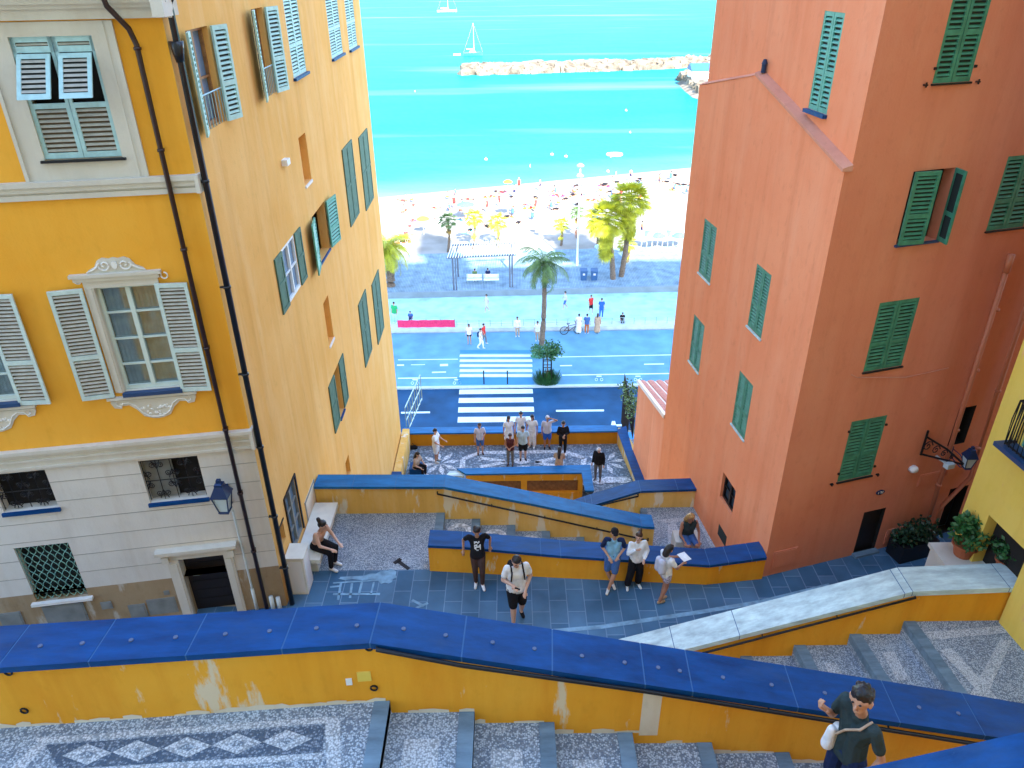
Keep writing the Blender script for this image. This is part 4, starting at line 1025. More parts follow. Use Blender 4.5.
RF = dict(p=(1.29, 2.01, -1.78, .0), q=(1.36, 2.2, -4.37, -3.13), r=(3.26, 4.1, -4.33, -3.03), s=(1.33, 2.2, -6.85, -5.45), t=(1.36, 2.19, -9.4, -7.95), u=(2.28, 2.84, -11.6, -10.41, 2), v=(4.0, 4.44, -9.06, -8.14, 2), w=(4.5, 5.0, -11.6, -10.3, 2), x=(3.3, 4.1, -1.78, 0))
fF2.wall(mb, 0, 9, -13, -2.98, [h for h in RF.values() if h[3] < -2.98], 1); fF2.wall(mb, _a, 9, -2.98, 6, [h for h in RF.values() if h[3] > -2.98], 1)
mb.face([fR(0, -2.985, 0), fF2(.4, -2.985, 0), fR(.3, -2.985, -.3)], 0)
for k, h in RF.items(): darkroom(mb, fF2, h, 2, .24)
cc = [fF2(9, 0, 0), fF2(9, 0, 0)+Vector((-1, 7, 0)), fR(Lr, 0, 0)]
for A_, B_, lo, hi in ((cc[0], cc[1], -27, 6), (cc[1], cc[2], -27, -2.7), (cc[1], fR(6.5, 0, -.12), -2.7, 6)): mb.face([A_+Vector((0, 0, lo)), B_+Vector((0, 0, lo)), B_+Vector((0, 0, hi)), A_+Vector((0, 0, hi))], 0)
mb.face([fF2(0, -13, 0), fF2(9, -13, 0), fF2(9, -27, 0), fF2(0, -27, 0)], 1)
mb.build('wall', ['salmon', 'salmon_front', 'room_dark'], HR, recalc=False)
mb = MB(); q = [fR(0, 6, 0), cc[0]+Vector((0, 0, 6)), cc[1]+Vector((0, 0, 6)), cc[2]+Vector((0, 0, 6))]; ctr = sum(q, Vector())/4+Vector((0, 0, 2))
for i in range(4): mb.face([q[i]+(q[i]-ctr)*.06, q[(i+1) % 4]+(q[(i+1) % 4]-ctr)*.06, ctr])
mb.face(q); mb.build('roof', 'roof_tile', HR)
# sloping stone cap of the thicker lower wall
mb = MB()
def capseg(a0, z0, a1, z1, n1, h): mb.loft([[fR(a, z, -.12), fR(a, z, n1), fR(a, z+h, n1), fR(a, z+h+.05, -.12)] for a, z in ((a0, z0), (a1, z1))])
capseg(-.02, -3.02, 3.68, -2.06, .05, .05); capseg(3.68, -2.06, 6.72, -2.66, .012, .012)
mb.build('wall_cap', 'pink_trim', HR)
mb = MB(); a, z = 3.55, -2.0
mb.tube([fR(a, z, -.06), fR(a, z+.16, -.06)], .05); mb.tube([fR(a, z+.16, -.06), fR(a, z+.24, -.06)], [.06, .03]); mb.build('floodlight', 'lantern_blue', HR)
for k in 'abcd':
    shutters(fR, RW[k], HR, 'closed', 'green', pitch=.062); sill(fR, RW[k], HR, 'white_marble', .02, .03, .04)
fRu = Fac((fR.P+fR.N*-.12)[:2], fR.D[:2], fR.N[:2]); shutters(fRu, (1.07, 1.72, -2.35, -.83), HR, 'closed', 'green_pale', pitch=.075); 
R = (1.07, 1.72, -2.35, -.83); sill(fR, R, HR, 'coping_slate', .03, -.04, .06)
sash(fR, RW['e'], HR, .12, 'iron', 'glass', 2, 2)
mb = MB(); mb.box(fR, RW['g'][0], RW['g'][1], RW['g'][2], RW['g'][3], .0, .006); mb.build('vent', 'slot_dark', HR)
for k in ('p', 'r', 's', 't', 'x'):
    shutters(fF2, RF[k], HR, 'closed', 'green', pitch=.07); sill(fF2, RF[k], HR, 'iron', .02, .035, .03)
R = RF['q']; sill(fF2, R, HR, 'navy_sill', .03, .05, .04)
for side, t_, w_ in ((0, -8, .46), (1, 68, .46)):
    mb = MB(); t = R_(t_)
    if side == 0: fn = lambda a, z, n: fF2(R[0]+.01+a, R[2]+z, .02+n+a*.12)
    else: fn = lambda a, z, n: fF2(R[1]-a*math.cos(t)*.5+n, R[2]+z, .0+a*math.sin(t))
    leaf_mesh(mb, fn, w_ if side == 0 else .30, R[3]-R[2], 0, 1, .07); mb.build('shutter', ['green', 'green', 'slot_dark'], HR)
mb = MB()
for k in ('p', 't'):                 # shutter holdbacks and hinges
    R = RF[k]
    for a in (R[0]-.14, R[1]+.14):
        mb = MB(); mb.box(fF2, a-.03, a+.03, R[2]-.02, R[2]+.0, 0, .05); mb.box(fF2, a-.009, a+.009, R[2]-.045, R[2]+.03, .03, .05); mb.build('holdback', 'iron', HR)
    for z in (R[2]+.22, R[3]-.22):
        for a in (R[0]-.02, R[1]+.02): mb = MB(); mb.box(fF2, a-.02, a+.02, z-.02, z+.02, 0, .03); mb.build('shutter_hinge', 'iron', HR)
mb = MB(); R = RF['u']; mb.box(fF2, R[0]-.03, R[1]+.03, PLZ, PLZ+.06, 0.001, .13); mb.build('door_step', 'step_stone', HR)
mb = MB(); mb.box(fF2, R[0]+.03, R[1]-.03, R[2], R[3]-.03, -.12, -.08); mb.build('door', 'door_black', HR)
mb = MB(); mb.tube([fF2(3.93, -4.84, .09), fF2(3.96, -7.9, .09), fF2(4.05, -11.6, .09)], .045, 0, 10); mb.tube([fF2(3.93, -4.80, .09), fF2(3.935, -5.15, .09)], .06, 0, 10)
for z in (-5.9, -7.2, -8.6, -10): mb.tube([fF2(4.0, z-.02, .09), fF2(4.0, z+.02, .09)], .06, 0, 10)
mb.build('drainpipe', 'pipe_salmon', HR, smooth=True)
mb = MB(); mb.tube([fF2(4.66, -4.0, .09), fF2(4.76, -7.88, .09), fF2(4.84, -10.0, .09), fF2(4.30, -10.66, .09), fF2(4.30, -10.8, .09), fF2(4.34, -11.6, .09)], .045, 0, 10)
for z in (-6.2, -7.8, -9.2): mb.tube([fF2(4.76, z-.02, .09), fF2(4.76, z+.02, .09)], .06, 0, 10)
mb.build('drainpipe', 'pipe_salmon', HR, smooth=True)
a, z = fF2.w(912, 468); mb = MB(); mb.loft([[fF2(a+.10*q*math.cos(k*PI/4), z+.08*q*math.sin(k*PI/4), n) for k in range(8)] for q, n in ((1, 0), (1, .08), (.6, .12))]); mb.build('wall_light', 'white_paint', HR, smooth=True)
a, z = fF2.w(936, 456); mb = MB(); mb.box(fF2, a-.09, a+.09, z-.05, z+.06, .3, .42); mb.box(fF2, a-.02, a+.02, z-.02, z+.02, 0, .3); mb.build('floodlight', 'lamp_glass', HR)
a, z = fF2.w(880, 492); mb = MB(); mb.loft([[fF2(a+.11*math.cos(k*PI/6), z+.06*math.sin(k*PI/6), n) for k in range(12)] for n in (.001, .02)], 0)
mb.box(fF2, a-.06, a-.045, z-.03, z+.03, .021, .024, 1); mb.box(fF2, a-.02, a+.02, z+.02, z+.03, .021, .024, 1); mb.box(fF2, a+.005, a+.02, z-.03, z+.02, .021, .024, 1); mb.box(fF2, a+.045, a+.06, z-.03, z+.03, .021, .024, 1)
mb.build('number_plaque', ['c_navy', 'white_paint'], HR)
mb = MB()
a, z = fF2.w(850, 377); a2, z2 = fF2.w(905, 376)
mb.tube([fF2(a, z+.06, .02), fF2(a+.15, z-.02, .03), fF2(a2, z2-.02, .02), fF2(a2+1.0, z2+.02, .02)], .008, 0, 5); mb.build('cable', 'pink_trim', HR)
for (u0, v0, u1, v1) in ((774, 552, 794, 563), (920, 475, 936, 482), (949, 462, 962, 472), (887, 530, 898, 540)):
    mb = MB(); a0, z1 = fF2.w(u0, v0); a1, z0 = fF2.w(u1, v1); mb.box(fF2, a0, a1, min(z0, z1), max(z0, z1), .001, .02); mb.box(fF2, a0+.03, a1-.03, min(z0, z1)+.03, max(z0, z1)-.03, .02, .026); mb.build('meter_hatch', 'salmon_front', HR)
a, z = fF2.w(961, 446)
lantern('wall_lantern', 'large dark lantern on a scrolled iron bracket high on the salmon house', fF2, 4.15, -9.25, .45, .75)
t = thing('lamp_bracket', 'scrolled black iron bracket fixed to the salmon wall beside the dark lantern', 'bracket', tuple(fF2(3.35, -8.9, 0)))
mb = MB(); a0, z0 = 3.32, -8.62
mb.tube([fF2(a0, z0+.1, .03), fF2(a0, z0-.5, .03)], .025, 0, 6); mb.tube([fF2(a0, z0-.05, .03), fF2(a0+.4, z0-.3, .25), fF2(a0+.75, z0-.62, .42)], .022, 0, 6); mb.tube([fF2(a0, z0-.48, .03), fF2(a0+.4, z0-.56, .25), fF2(a0+.75, z0-.64, .42)], .022, 0, 6)
for k in range(4): 
    q = k/4; cx, cz, cn = a0+.08+.6*q, z0-.28-.27*q, .06+.32*q; r = .13*(1-q*.6)
    mb.tube([fF2(cx+r*(1-j/14)*math.cos(j*.8), cz+r*(1-j/14)*math.sin(j*.8), cn) for j in range(13)], .012, 0, 5)
mb.build('scrollwork', 'iron', t)
# annex with small tiled lean-to roof at the sea end
AX = thing('annex', 'low salmon annex with striped pink tile roof beyond the salmon house', 'annex', (4.45, 22, GRD))
p0 = fR(Lr, 0, 0); p0 = Vector((p0.x+.012, p0.y+.02, 0)); pm = G(646, 483, zt); p1 = G(633, 450, zt); zt0, zt1 = -11.75, -14.35; pm.z = p1.z = 0; print('ANNEX', p0, pm, p1)
mb = MB(); e = Vector((5.5, 0, 0)); V = lambda p, z: Vector((p.x, p.y, z))
zm = zt0+(zt1-zt0)*(pm.y-p0.y)/(p1.y-p0.y); mb.loft([[V(p0, GRD), V(p0+e, GRD), V(p0+e, zt0), V(p0, zt0)], [V(pm, GRD), V(pm+e, GRD), V(pm+e, zm), V(pm, zm)], [V(p1, GRD), V(p1+e, GRD), V(p1+e, zt1), V(p1, zt1)]]); mb.build('wall', 'salmon', AX)
mb = MB(); k = 16
for i in range(k):
    x = .16+i*.33
    a = V(p0+Vector((x, 0, 0)), zt0+.05); b = V(p1+Vector((x, .15, 0)), zt1+.0)
    mb.loft([[c_+Vector((.15*math.cos(j*PI/4), 0, .10*math.sin(j*PI/4))) for j in range(5)] for c_ in (a, b)], i % 2 if False else 0)
    mb.loft([[c_+Vector((.09, 0, .012)), c_+Vector((.24, 0, .012)), c_+Vector((.24, 0, .03)), c_+Vector((.09, 0, .03))] for c_ in (a, b)], 1)
mb.loft([[c_+Vector((-.05, 0, .0)), c_+Vector((.08, 0, .0)), c_+Vector((.06, 0, .12)), c_+Vector((-.04, 0, .12))] for c_ in (V(p0, zt0), V(p1+Vector((0, .15, 0)), zt1))], 1)
mb.build('roof', ['tile_red', 'tile_white'], AX)
# railing, plant trough and climbing stems by the annex
t = thing('iron_fence', 'dark iron fence with plants climbing over it beside the salmon annex', 'fence', (4.9, 28, TER))
mb = MB(); a, b = G(626, 425, zt), G(629, 398, zt+1.2)
P0, P1 = Vector((4.95, 26.2, zt)), Vector((5.05, 29.8, zt))
for i in range(24):
    p = P0.lerp(P1, i/23); mb.tube([p+Vector((0, 0, -1.5 if p.y > 27.6 else 0)), p+Vector((0, 0, 1.05))], .018, 0, 5)
for z in (.1, 1.0): mb.tube([P0+Vector((0, 0, z)), P1+Vector((0, 0, z))], .022, 0, 5)
mb.build('rails', 'iron', t)
def leafcluster(mb, c, r, n, size, rnd, mi=0, flat=.8):
    for _ in range(n):
        d = Vector((rnd.gauss(0, 1), rnd.gauss(0, 1), rnd.gauss(0, 1)*flat)); d = d.normalized()*r*rnd.random()**.4
        p = Vector(c)+d; a = Vector((rnd.uniform(-1, 1), rnd.uniform(-1, 1), rnd.uniform(-.6, 1))).normalized()*size*rnd.uniform(.6, 1.3)
        b = a.cross(Vector((rnd.uniform(-1, 1), rnd.uniform(-1, 1), rnd.uniform(-1, 1)))).normalized()*size*.35
        mb.face([p, p+a*.5+b, p+a, p+a*.5-b], mi)
mb = MB(); rnd = random.Random(5)
mb.tube([P0+Vector((.06, 0, .2)), P0.lerp(P1, .5)+Vector((.06, 0, .9)), P1+Vector((.06, 0, .7))], .02, 0, 5)
for i in range(7): leafcluster(mb, P0.lerp(P1, .1+.13*i)+Vector((.05, 0, .9+rnd.uniform(-.3, .25))), .42, 60, .14, rnd)
mb.build('climbing_plant', 'palm_green', t, recalc=False)
# slim steel railing at the far end of the yellow house
t = thing('steel_railing', 'slim steel railing standing by the far corner of the yellow house', 'railing', (-4.4, 28, TER))
mb = MB(); P0, P1 = Vector((-4.55, 27.6, GRD+2)), Vector((-4.2, 30.5, GRD+2))
for i in range(8):
    p = P0.lerp(P1, i/7); mb.tube([V(p, zt-.6), V(p, zt+.75)], .02, 0, 5)
for z in (zt-.5, zt+.1, zt+.75): mb.tube([V(P0, z), V(P1, z)], .022, 0, 5)
mb.build('rails', 'rail_steel', t)

# ================================================================= LEMON HOUSE AT THE RIGHT
PY = (8.45, 11.24); aY = R_(6)
fY = Fac(PY, (-math.sin(aY), math.cos(aY)), (-math.cos(aY), -math.sin(aY)))
HY = thing('townhouse', 'lemon yellow house with a small iron balcony at the right edge', 'house', (*PY, PLZ))
mb = MB()
door = srect(fY, [(991, 514), (1020, 545), (1012, 566), (980, 566)]); a_, z_ = fY.w(989, 515)
bdr = (-3.2, -2.2, -8.2, -6.3)
yb = srect(fY, [(1016, 395), (1060, 420), (1060, 470), (1006, 436)])
door = (a_-1.0, a_, PLZ, z_)
yb = (-2.0, -.78, -8.34, -6.5)
fYo = Fac((fY.P+fY.N*.34)[:2], fY.D[:2], fY.N[:2]); sl_a, sl_z = fYo.w(995, 441)
yb = (sl_a-1.35, sl_a-.18, sl_z, sl_z+2.0)
fY.wall(mb, -7, 0, PLZ-1, 6, [door, yb], 0)
darkroom(mb, fY, door, 1); darkroom(mb, fY, yb, 1)
q = [fY(-7, 0, 0), fY(0, 0, 0), fY(0, 0, 0)+Vector((6, 2, 0)), fY(-7, 0, 0)+Vector((7, 0, 0))]
for i, j in ((1, 2), (2, 3), (3, 0)): mb.face([V(q[i], PLZ-1), V(q[j], PLZ-1), V(q[j], 6), V(q[i], 6)])
mb.build('wall', ['lemon', 'room_dark'], HY, recalc=False)
mb = MB(); mb.face([V(p, 6) for p in q]); ctr = V(sum(q, Vector())/4, 7.5)
for i in range(4): mb.face([V(q[i], 6.01), V(q[(i+1) % 4], 6.01), ctr])
mb.build('roof', 'roof_tile', HY)
BAL = MB(); BAL.box(fY, yb[0]-.25, sl_a+.02, sl_z-.09, sl_z-.01, 0, .34); b_ = BAL.build('balcony', 'navy_sill', HY)
mb = MB(); k = 15
for i in range(k+1):
    a = yb[0]-.2+(sl_a-.1-yb[0]+.2)*i/k; mb.tube([fY(a, sl_z, .24), fY(a, sl_z+.5, .27), fY(a, sl_z+.85, .24)], .011, 0, 5)
for i in range(5): mb.tube([fY(sl_a-.1, sl_z, .05*i+.03), fY(sl_a-.1, sl_z+.85, .05*i+.03)], .011, 0, 5)
for z in (.03, .85): mb.tube([fY(yb[0]-.2, sl_z+z, .24), fY(sl_a-.1, sl_z+z, .24), fY(sl_a-.1, sl_z+z, .02)], .015, 0, 5)
mb.build('railing', 'iron', b_)
shutters(fY, yb, HY, 'closed', 'green_pale')

# pots and plants
def pot_plant(label, loc, r, h, leaf_r, n, rnd, mats=('terracotta', 'leaf'), ls=.11, name='potted_plant'):
    t = thing(name, label, 'potted plant', loc); mb = MB(); c = Vector(loc)
    mb.loft([[c+Vector((r*q*math.cos(j*PI/8), r*q*math.sin(j*PI/8), z)) for j in range(16)] for q, z in ((.68, 0), (.92, h*.82), (1.08, h*.82), (1.1, h), (.95, h), (.9, h*.88))]); mb.build('pot', mats[0], t)
    mb = MB()
    for k in range(9):
        a = rnd.uniform(0, 2*PI); e_ = c+Vector((leaf_r*.75*math.cos(a)*rnd.random(), leaf_r*.75*math.sin(a)*rnd.random(), h+leaf_r*rnd.uniform(.7, 1.6)))
        mb.tube([c+Vector((0, 0, h*.8)), (c+e_)/2+Vector((0, 0, h*.3)), e_], [.012, .01, .005], 1, 5); leafcluster(mb, e_, leaf_r*.48, n//9, ls, rnd)
    leafcluster(mb, c+Vector((0, 0, h+leaf_r*.7)), leaf_r, n, ls, rnd)
    mb.build('foliage', [mats[1], 'trunk'], t, recalc=False); return t
rnd = random.Random(9)
pd = thing('stone_pedestal', 'pale stone pedestal carrying the terracotta pot beside the lemon house', 'pedestal', (8.4, 10.9, PLZ))
a = Y(961, 552, 10.9)
mb = MB(); mb.wbox(a.x-.42, a.x+.42, 10.55, 11.15, PLZ, a.z-.10); mb.wbox(a.x-.46, a.x+.46, 10.50, 11.2, a.z-.10, a.z-.02); mb.build('pedestal_body', 'trim', pd)
pot_plant('leafy green shrub in a terracotta pot on the stone pedestal by the lemon house', (a.x, 10.85, a.z-.018), .22, .28, .33, 420, rnd, ls=.10)
a = Y(1004, 572, 10.3)
pot_plant('green plant growing beside the dark doorway of the lemon house at the right edge', (a.x, 10.35, a.z), .17, .26, .28, 300, rnd, ls=.09)
a = fF2(3.55, PLZ, .45)
t = thing('plant_trough', 'dark planter box full of shadowed foliage at the foot of the salmon house', 'planter', tuple(a))
mb = MB(); mb.box(fF2, 3.05, 4.0, PLZ, PLZ+.42, .12, .55); mb.build('trough', 'iron', t)
mb = MB()
for k in range(7): leafcluster(mb, fF2(3.12+.13*k, PLZ+.52+.08*(k % 3), .33), .24, 90, .1, rnd)
mb.build('foliage', 'leaf_dark', t, recalc=False)
# ================================================================= PEOPLE
def blob(name, caps, voxel, m, parent, smooth=2, local=True, shared=None):
    """one continuous surface grown round tapered limbs; caps = [(p, r, q, r2)]"""
    bm = bmesh.new()
    for p, r, q, r2 in caps:
        p, q = Vector(p), Vector(q); d = q-p; L = d.length
        if L < 1e-4: d = Vector((0, 0, 1)); L = 1e-4
        rot = d.to_track_quat('Z', 'Y').to_matrix().to_4x4(); seg = 10
        rings = []
        for k in range(4):
            a = -PI/2+PI/2*k/3; rings.append((r*math.cos(a)+1e-4, r*math.sin(a)))
        for k in range(4):
            a = PI/2*k/3; rings.append((r2*math.cos(a)+1e-4, L+r2*math.sin(a)))
        vs = [[bm.verts.new(Matrix.Translation(p) @ rot @ Vector((rr*math.cos(2*PI*j/seg), rr*math.sin(2*PI*j/seg), h))) for j in range(seg)] for rr, h in rings]
        for i in range(len(vs)-1):
            for j in range(seg): bm.faces.new((vs[i][j], vs[i][(j+1) % seg], vs[i+1][(j+1) % seg], vs[i+1][j]))
        bm.faces.new(list(reversed(vs[0]))); bm.faces.new(vs[-1])
    me = bpy.data.meshes.new(name); bm.to_mesh(me); bm.free()
    tmp = bpy.data.objects.new('tmp', me); COL.objects.link(tmp)
    r = tmp.modifiers.new('r', 'REMESH'); r.mode = 'VOXEL'; r.voxel_size = voxel
    if smooth: q = tmp.modifiers.new('s', 'SMOOTH'); q.iterations = smooth; q.factor = .5
    dg = bpy.context.evaluated_depsgraph_get(); me2 = bpy.data.meshes.new_from_object(tmp.evaluated_get(dg)); me2.name = name
    bpy.data.objects.remove(tmp); bpy.data.meshes.remove(me)
    me2.materials.clear(); me2.materials.append(M[m]); me2.polygons.foreach_set('use_smooth', [True]*len(me2.polygons))
    o = bpy.data.objects.new(name, me2); COL.objects.link(o); o.parent = parent; return o

BASE = dict(pelvis=(0,0,.95), chest=(0,0,1.27), neck=(0,.01,1.47), head=(0,-.015,1.62),
  shL=(.18,0,1.42), elL=(.24,.03,1.13), wrL=(.25,-.05,.88), shR=(-.18,0,1.42), elR=(-.24,.03,1.13), wrR=(-.25,-.05,.88),
  hiL=(.09,0,.93), knL=(.105,-.02,.50), anL=(.105,.02,.085), toL=(.13,-.14,.035), hiR=(-.09,0,.93), knR=(-.105,-.02,.50), anR=(-.105,.02,.085), toR=(-.13,-.14,.035))
def person(label, loc, rz=0, H=1.72, pose=None, skin='skin', top='c_white', sleeve='short', bottom='c_black', leg='shorts', shoes='c_white', hair='hair_dark', hs='short', cap=None, sleevemat=None, bag=None, vox=.016, group=None, pr=None, fingers=False, extra=None, wide=1.0, cat='person'):
    t = thing('person', label, cat, tuple(loc), rz, group); k = H/1.74
    J = {a: Vector(b) for a, b in BASE.items()}
    for a, b in (pose or {}).items(): J[a] = Vector(b)
    J = {a: b*k for a, b in J.items()}
    P = J; up = (P['neck']-P['pelvis']).normalized(); 
    fwd = (P['shL']-P['shR']).cross(up).normalized()          # facing direction
    hd = (P['head']-P['neck']).normalized(); look = P.get('look'); hf = (look/k).normalized() if look is not None else fwd
    hd = (hd-hf*hd.dot(hf)).normalized() if look is not None else hd
    hf = (hf-hd*hf.dot(hd)).normalized(); hr = hf.cross(hd).normalized()
    def v(*a): return sum((q for q in a), Vector())
    b = []
    w = wide*k
    hl, hrr = P['hiL'], P['hiR']
    # torso
    side = (P['shL']-P['shR']).normalized()
    def torso(g):
        o = []
        for s_ in (-1, 1):
            o.append((P['pelvis']+side*s_*.065*w, (.098*w+g), P['pelvis'].lerp(P['chest'], .5)+side*s_*.045*w, .088*w+g))
            o.append((P['pelvis'].lerp(P['chest'], .5)+side*s_*.045*w, .088*w+g, P['chest']+side*s_*.07*w, .098*w+g))
            o.append((P['chest']+side*s_*.07*w, .098*w+g, P['shL' if s_ > 0 else 'shR']-side*s_*.03-up*.02, .055*k+g))
        return o
    b += torso(0)
    b.append((P['neck']-up*.05*k, .055*k, P['head']-hd*.05*k, .048*k))
    hc = P['head']
    b += [(hc+hd*.02*k, .085*k, hc+hd*.035*k-hf*.02*k, .088*k), (hc-hd*.02*k, .072*k, hc-hd*.075*k+hf*.03*k, .042*k)]
    b.append((hc-hd*.005*k+hf*.075*k, .012*k, hc-hd*.03*k+hf*.095*k, .014*k))           # nose
    for s_ in (-1, 1): b.append((hc-hd*.02*k+hr*s_*.082*k, .014*k, hc+hd*.015*k+hr*s_*.088*k-hf*.01, .016*k))
    arms = {}
    for s_, S_ in ((1, 'L'), (-1, 'R')):
        b += [(P['sh'+S_], .052*w, P['el'+S_], .038*w), (P['el'+S_], .038*w, P['wr'+S_], .026*k)]
        b += [(P['hi'+S_], .088*w, P['kn'+S_], .056*w), (P['kn'+S_]*.75+P['an'+S_]*.25, .056*w, P['an'+S_], .036*k), (P['kn'+S_], .054*w, P['kn'+S_]*.75+P['an'+S_]*.25, .056*w)]
        b += [(P['an'+S_]-Vector((0, 0, .03*k)), .036*k, P['to'+S_], .028*k)]
        d = (P['wr'+S_]-P['el'+S_]).normalized(); hd_ = P.get('hand'+S_); hdv = (hd_/k).normalized() if hd_ is not None else (d+Vector((0, -.25, -.1))).normalized()
        pv = hdv.cross(fwd if abs(hdv.dot(fwd)) < .8 else up).normalized()*s_
        wr = P['wr'+S_]; pal = wr+hdv*.085*k
        b.append((wr, .024*k, pal, .030*k)); b.append((wr+pv*.012*k, .022*k, pal+pv*.014*k, .022*k)); b.append((wr-pv*.012*k, .022*k, pal-pv*.014*k, .022*k))
        curl = P.get('curl'+S_); nrm = hdv.cross(pv).normalized()
        cl = (curl.x/k if curl is not None else .35)
        for i, (off, L) in enumerate(((-.030, .070), (-.010, .080), (.010, .075), (.030, .060))):
            point = P.get('point'+S_) is not None
            c_ = cl if not (point and i == 0) else .05
            a0 = pal+pv*off*k*1.05; d1 = (hdv+nrm*c_*-.6).normalized(); d2 = (hdv*(1-c_)+nrm*-c_*1.4).normalized()
            m1 = a0+d1*L*.5*k; b.append((a0, .0105*k, m1, .0095*k)); b.append((m1, .0095*k, m1+d2*L*.5*k, .008*k))
        th0 = wr+hdv*.03*k-pv*.028*k; b.append((th0, .013*k, th0+(hdv*.6-pv*.9).normalized()*.04*k, .011*k)); q_ = th0+(hdv*.6-pv*.9).normalized()*.04*k; b.append((q_, .011*k, q_+hdv*.03*k, .009*k))
    blob('body', b, vox, skin, t, 1 if vox < .01 else 2)
    g = max(.016*k, vox*.8) if vox > .01 else .013
    if top:
        c_ = torso(g)
        c_.append((P['neck']-up*.09*k, .07*k, P['neck']-up*.05*k, .062*k))
        f = {'short': .62, 'long': .97, 'none': 0}[sleeve]
        for s_, S_ in ((1, 'L'), (-1, 'R')):
            if sleevemat: continue
            if sleeve == 'short': c_.append((P['sh'+S_], .060*w, P['sh'+S_].lerp(P['el'+S_], f), .060*w))
            elif sleeve == 'long': c_ += [(P['sh'+S_], .060*w, P['el'+S_], .052*w), (P['el'+S_], .052*w, P['el'+S_].lerp(P['wr'+S_], .9), .042*k)]
        c_.append((P['pelvis']-up*.035*k+side*.07*w, .104*w+g, P['pelvis']-up*.035*k-side*.07*w, .104*w+g)); c_.append((P['pelvis']-up*.035*k+side*.07*w, .104*w+g, P['chest']+side*.04*w, .09*w+g)); c_.append((P['pelvis']-up*.035*k-side*.07*w, .104*w+g, P['chest']-side*.04*w, .09*w+g))
        blob('shirt', c_, vox, top, t)
        if sleevemat:
            for s_, S_ in ((1, 'L'), (-1, 'R')): blob('sleeve', [(P['sh'+S_]-side*s_*.05, .062*w, P['sh'+S_], .066*w), (P['sh'+S_], .066*w, P['sh'+S_].lerp(P['el'+S_], .85), .058*w)], vox, sleevemat, t)
    if bottom:
        c_ = [(P['pelvis']+side*.07*w, .102*w+g*.35, P['pelvis']-side*.07*w, .102*w+g*.35)] + ([(P['pelvis']+up*.06*k+side*.055*w, .092*w+g*.5, P['pelvis']+up*.06*k-side*.055*w, .092*w+g*.5)] if not top else [])
        for S_ in 'LR':
            if leg == 'shorts': c_.append((P['hi'+S_], .105*w+g*.3, P['hi'+S_].lerp(P['kn'+S_], .88), .080*w))
            elif leg == 'mini': c_.append((P['hi'+S_], .105*w, P['hi'+S_].lerp(P['kn'+S_], .42), .095*w))
            elif leg == 'long': c_ += [(P['hi'+S_], .103*w, P['kn'+S_], .072*w), (P['kn'+S_], .072*w, P['an'+S_]+Vector((0, 0, .03)), .055*k)]
            elif leg == 'wide': c_ += [(P['hi'+S_], .108*w, P['kn'+S_], .098*w), (P['kn'+S_], .098*w, P['an'+S_]+Vector((0, 0, .05)), .09*k)]
            elif leg == 'skirt': c_ += [(P['hi'+S_], .12*w, P['hi'+S_].lerp(P['kn'+S_], .8), .13*w), (P['hi'+S_], .12*w, (P['knL']+P['knR'])/2*.8+P['pelvis']*.2, .13*w)]
            elif leg == 'dress': c_ += [(P['hi'+S_], .12*w, P['an'+S_]+Vector((0, 0, .12)), .14*w), ((P['hiL']+P['hiR'])/2, .12*w, (P['anL']+P['anR'])/2+Vector((0, 0, .12)), .14*w)]
        blob({'shorts': 'shorts', 'mini': 'shorts', 'skirt': 'skirt', 'dress': 'skirt'}.get(leg, 'trousers'), c_, vox, bottom, t)
    if shoes:
        for S_ in 'LR': blob('shoe', [(P['an'+S_]+Vector((0, .02*k, -.035*k)), .044*k, P['to'+S_]+Vector((0, 0, .004)), .036*k)], vox, shoes, t)
    if hs:
        c_ = [(hc+hd*.05*k-hf*.012*k, .092*k, hc+hd*.02*k-hf*.035*k, .090*k), (hc+hd*.085*k+hf*.04*k, .045*k, hc+hd*.085*k-hf*.03*k, .06*k)]
        if hs == 'long': c_ += [(hc-hf*.05*k, .085*k, hc-hd*.22*k-hf*.09*k, .075*k), (hc-hd*.2*k-hf*.09*k, .08*k, hc-hd*.38*k-hf*.10*k, .05*k)]
        if hs == 'bob': c_ += [(hc-hf*.05*k, .09*k, hc-hd*.13*k-hf*.05*k, .085*k)]
        if hs == 'bun': c_ += [(hc+hd*.10*k-hf*.08*k, .05*k, hc+hd*.15*k-hf*.10*k, .048*k)]
        if hs == 'curly':
            rs = random.Random(4)
            for _ in range(16):
                a = rs.uniform(0, 2*PI); q_ = hc+hd*(.06+.05*rs.random())*k+(hr*math.cos(a)*.07+(-hf*.03+hf*math.sin(a)*.06))*k; c_.append((q_, .026*k, q_+hd*.008, .022*k))
        blob('hair', c_, min(vox, .014), hair, t, 1)
    if cap: blob('cap', [(hc+hd*.06*k, .094*k, hc+hd*.05*k-hf*.03*k, .095*k), (hc+hd*.045*k+hf*.09*k, .03*k, hc+hd*.035*k+hf*.14*k, .018*k), (hc+hd*.045*k+hf*.09*k+hr*.04*k, .025*k, hc+hd*.035*k+hf*.13*k+hr*.04*k, .016*k), (hc+hd*.045*k+hf*.09*k-hr*.04*k, .025*k, hc+hd*.035*k+hf*.13*k-hr*.04*k, .016*k)], min(vox, .012), cap, t)
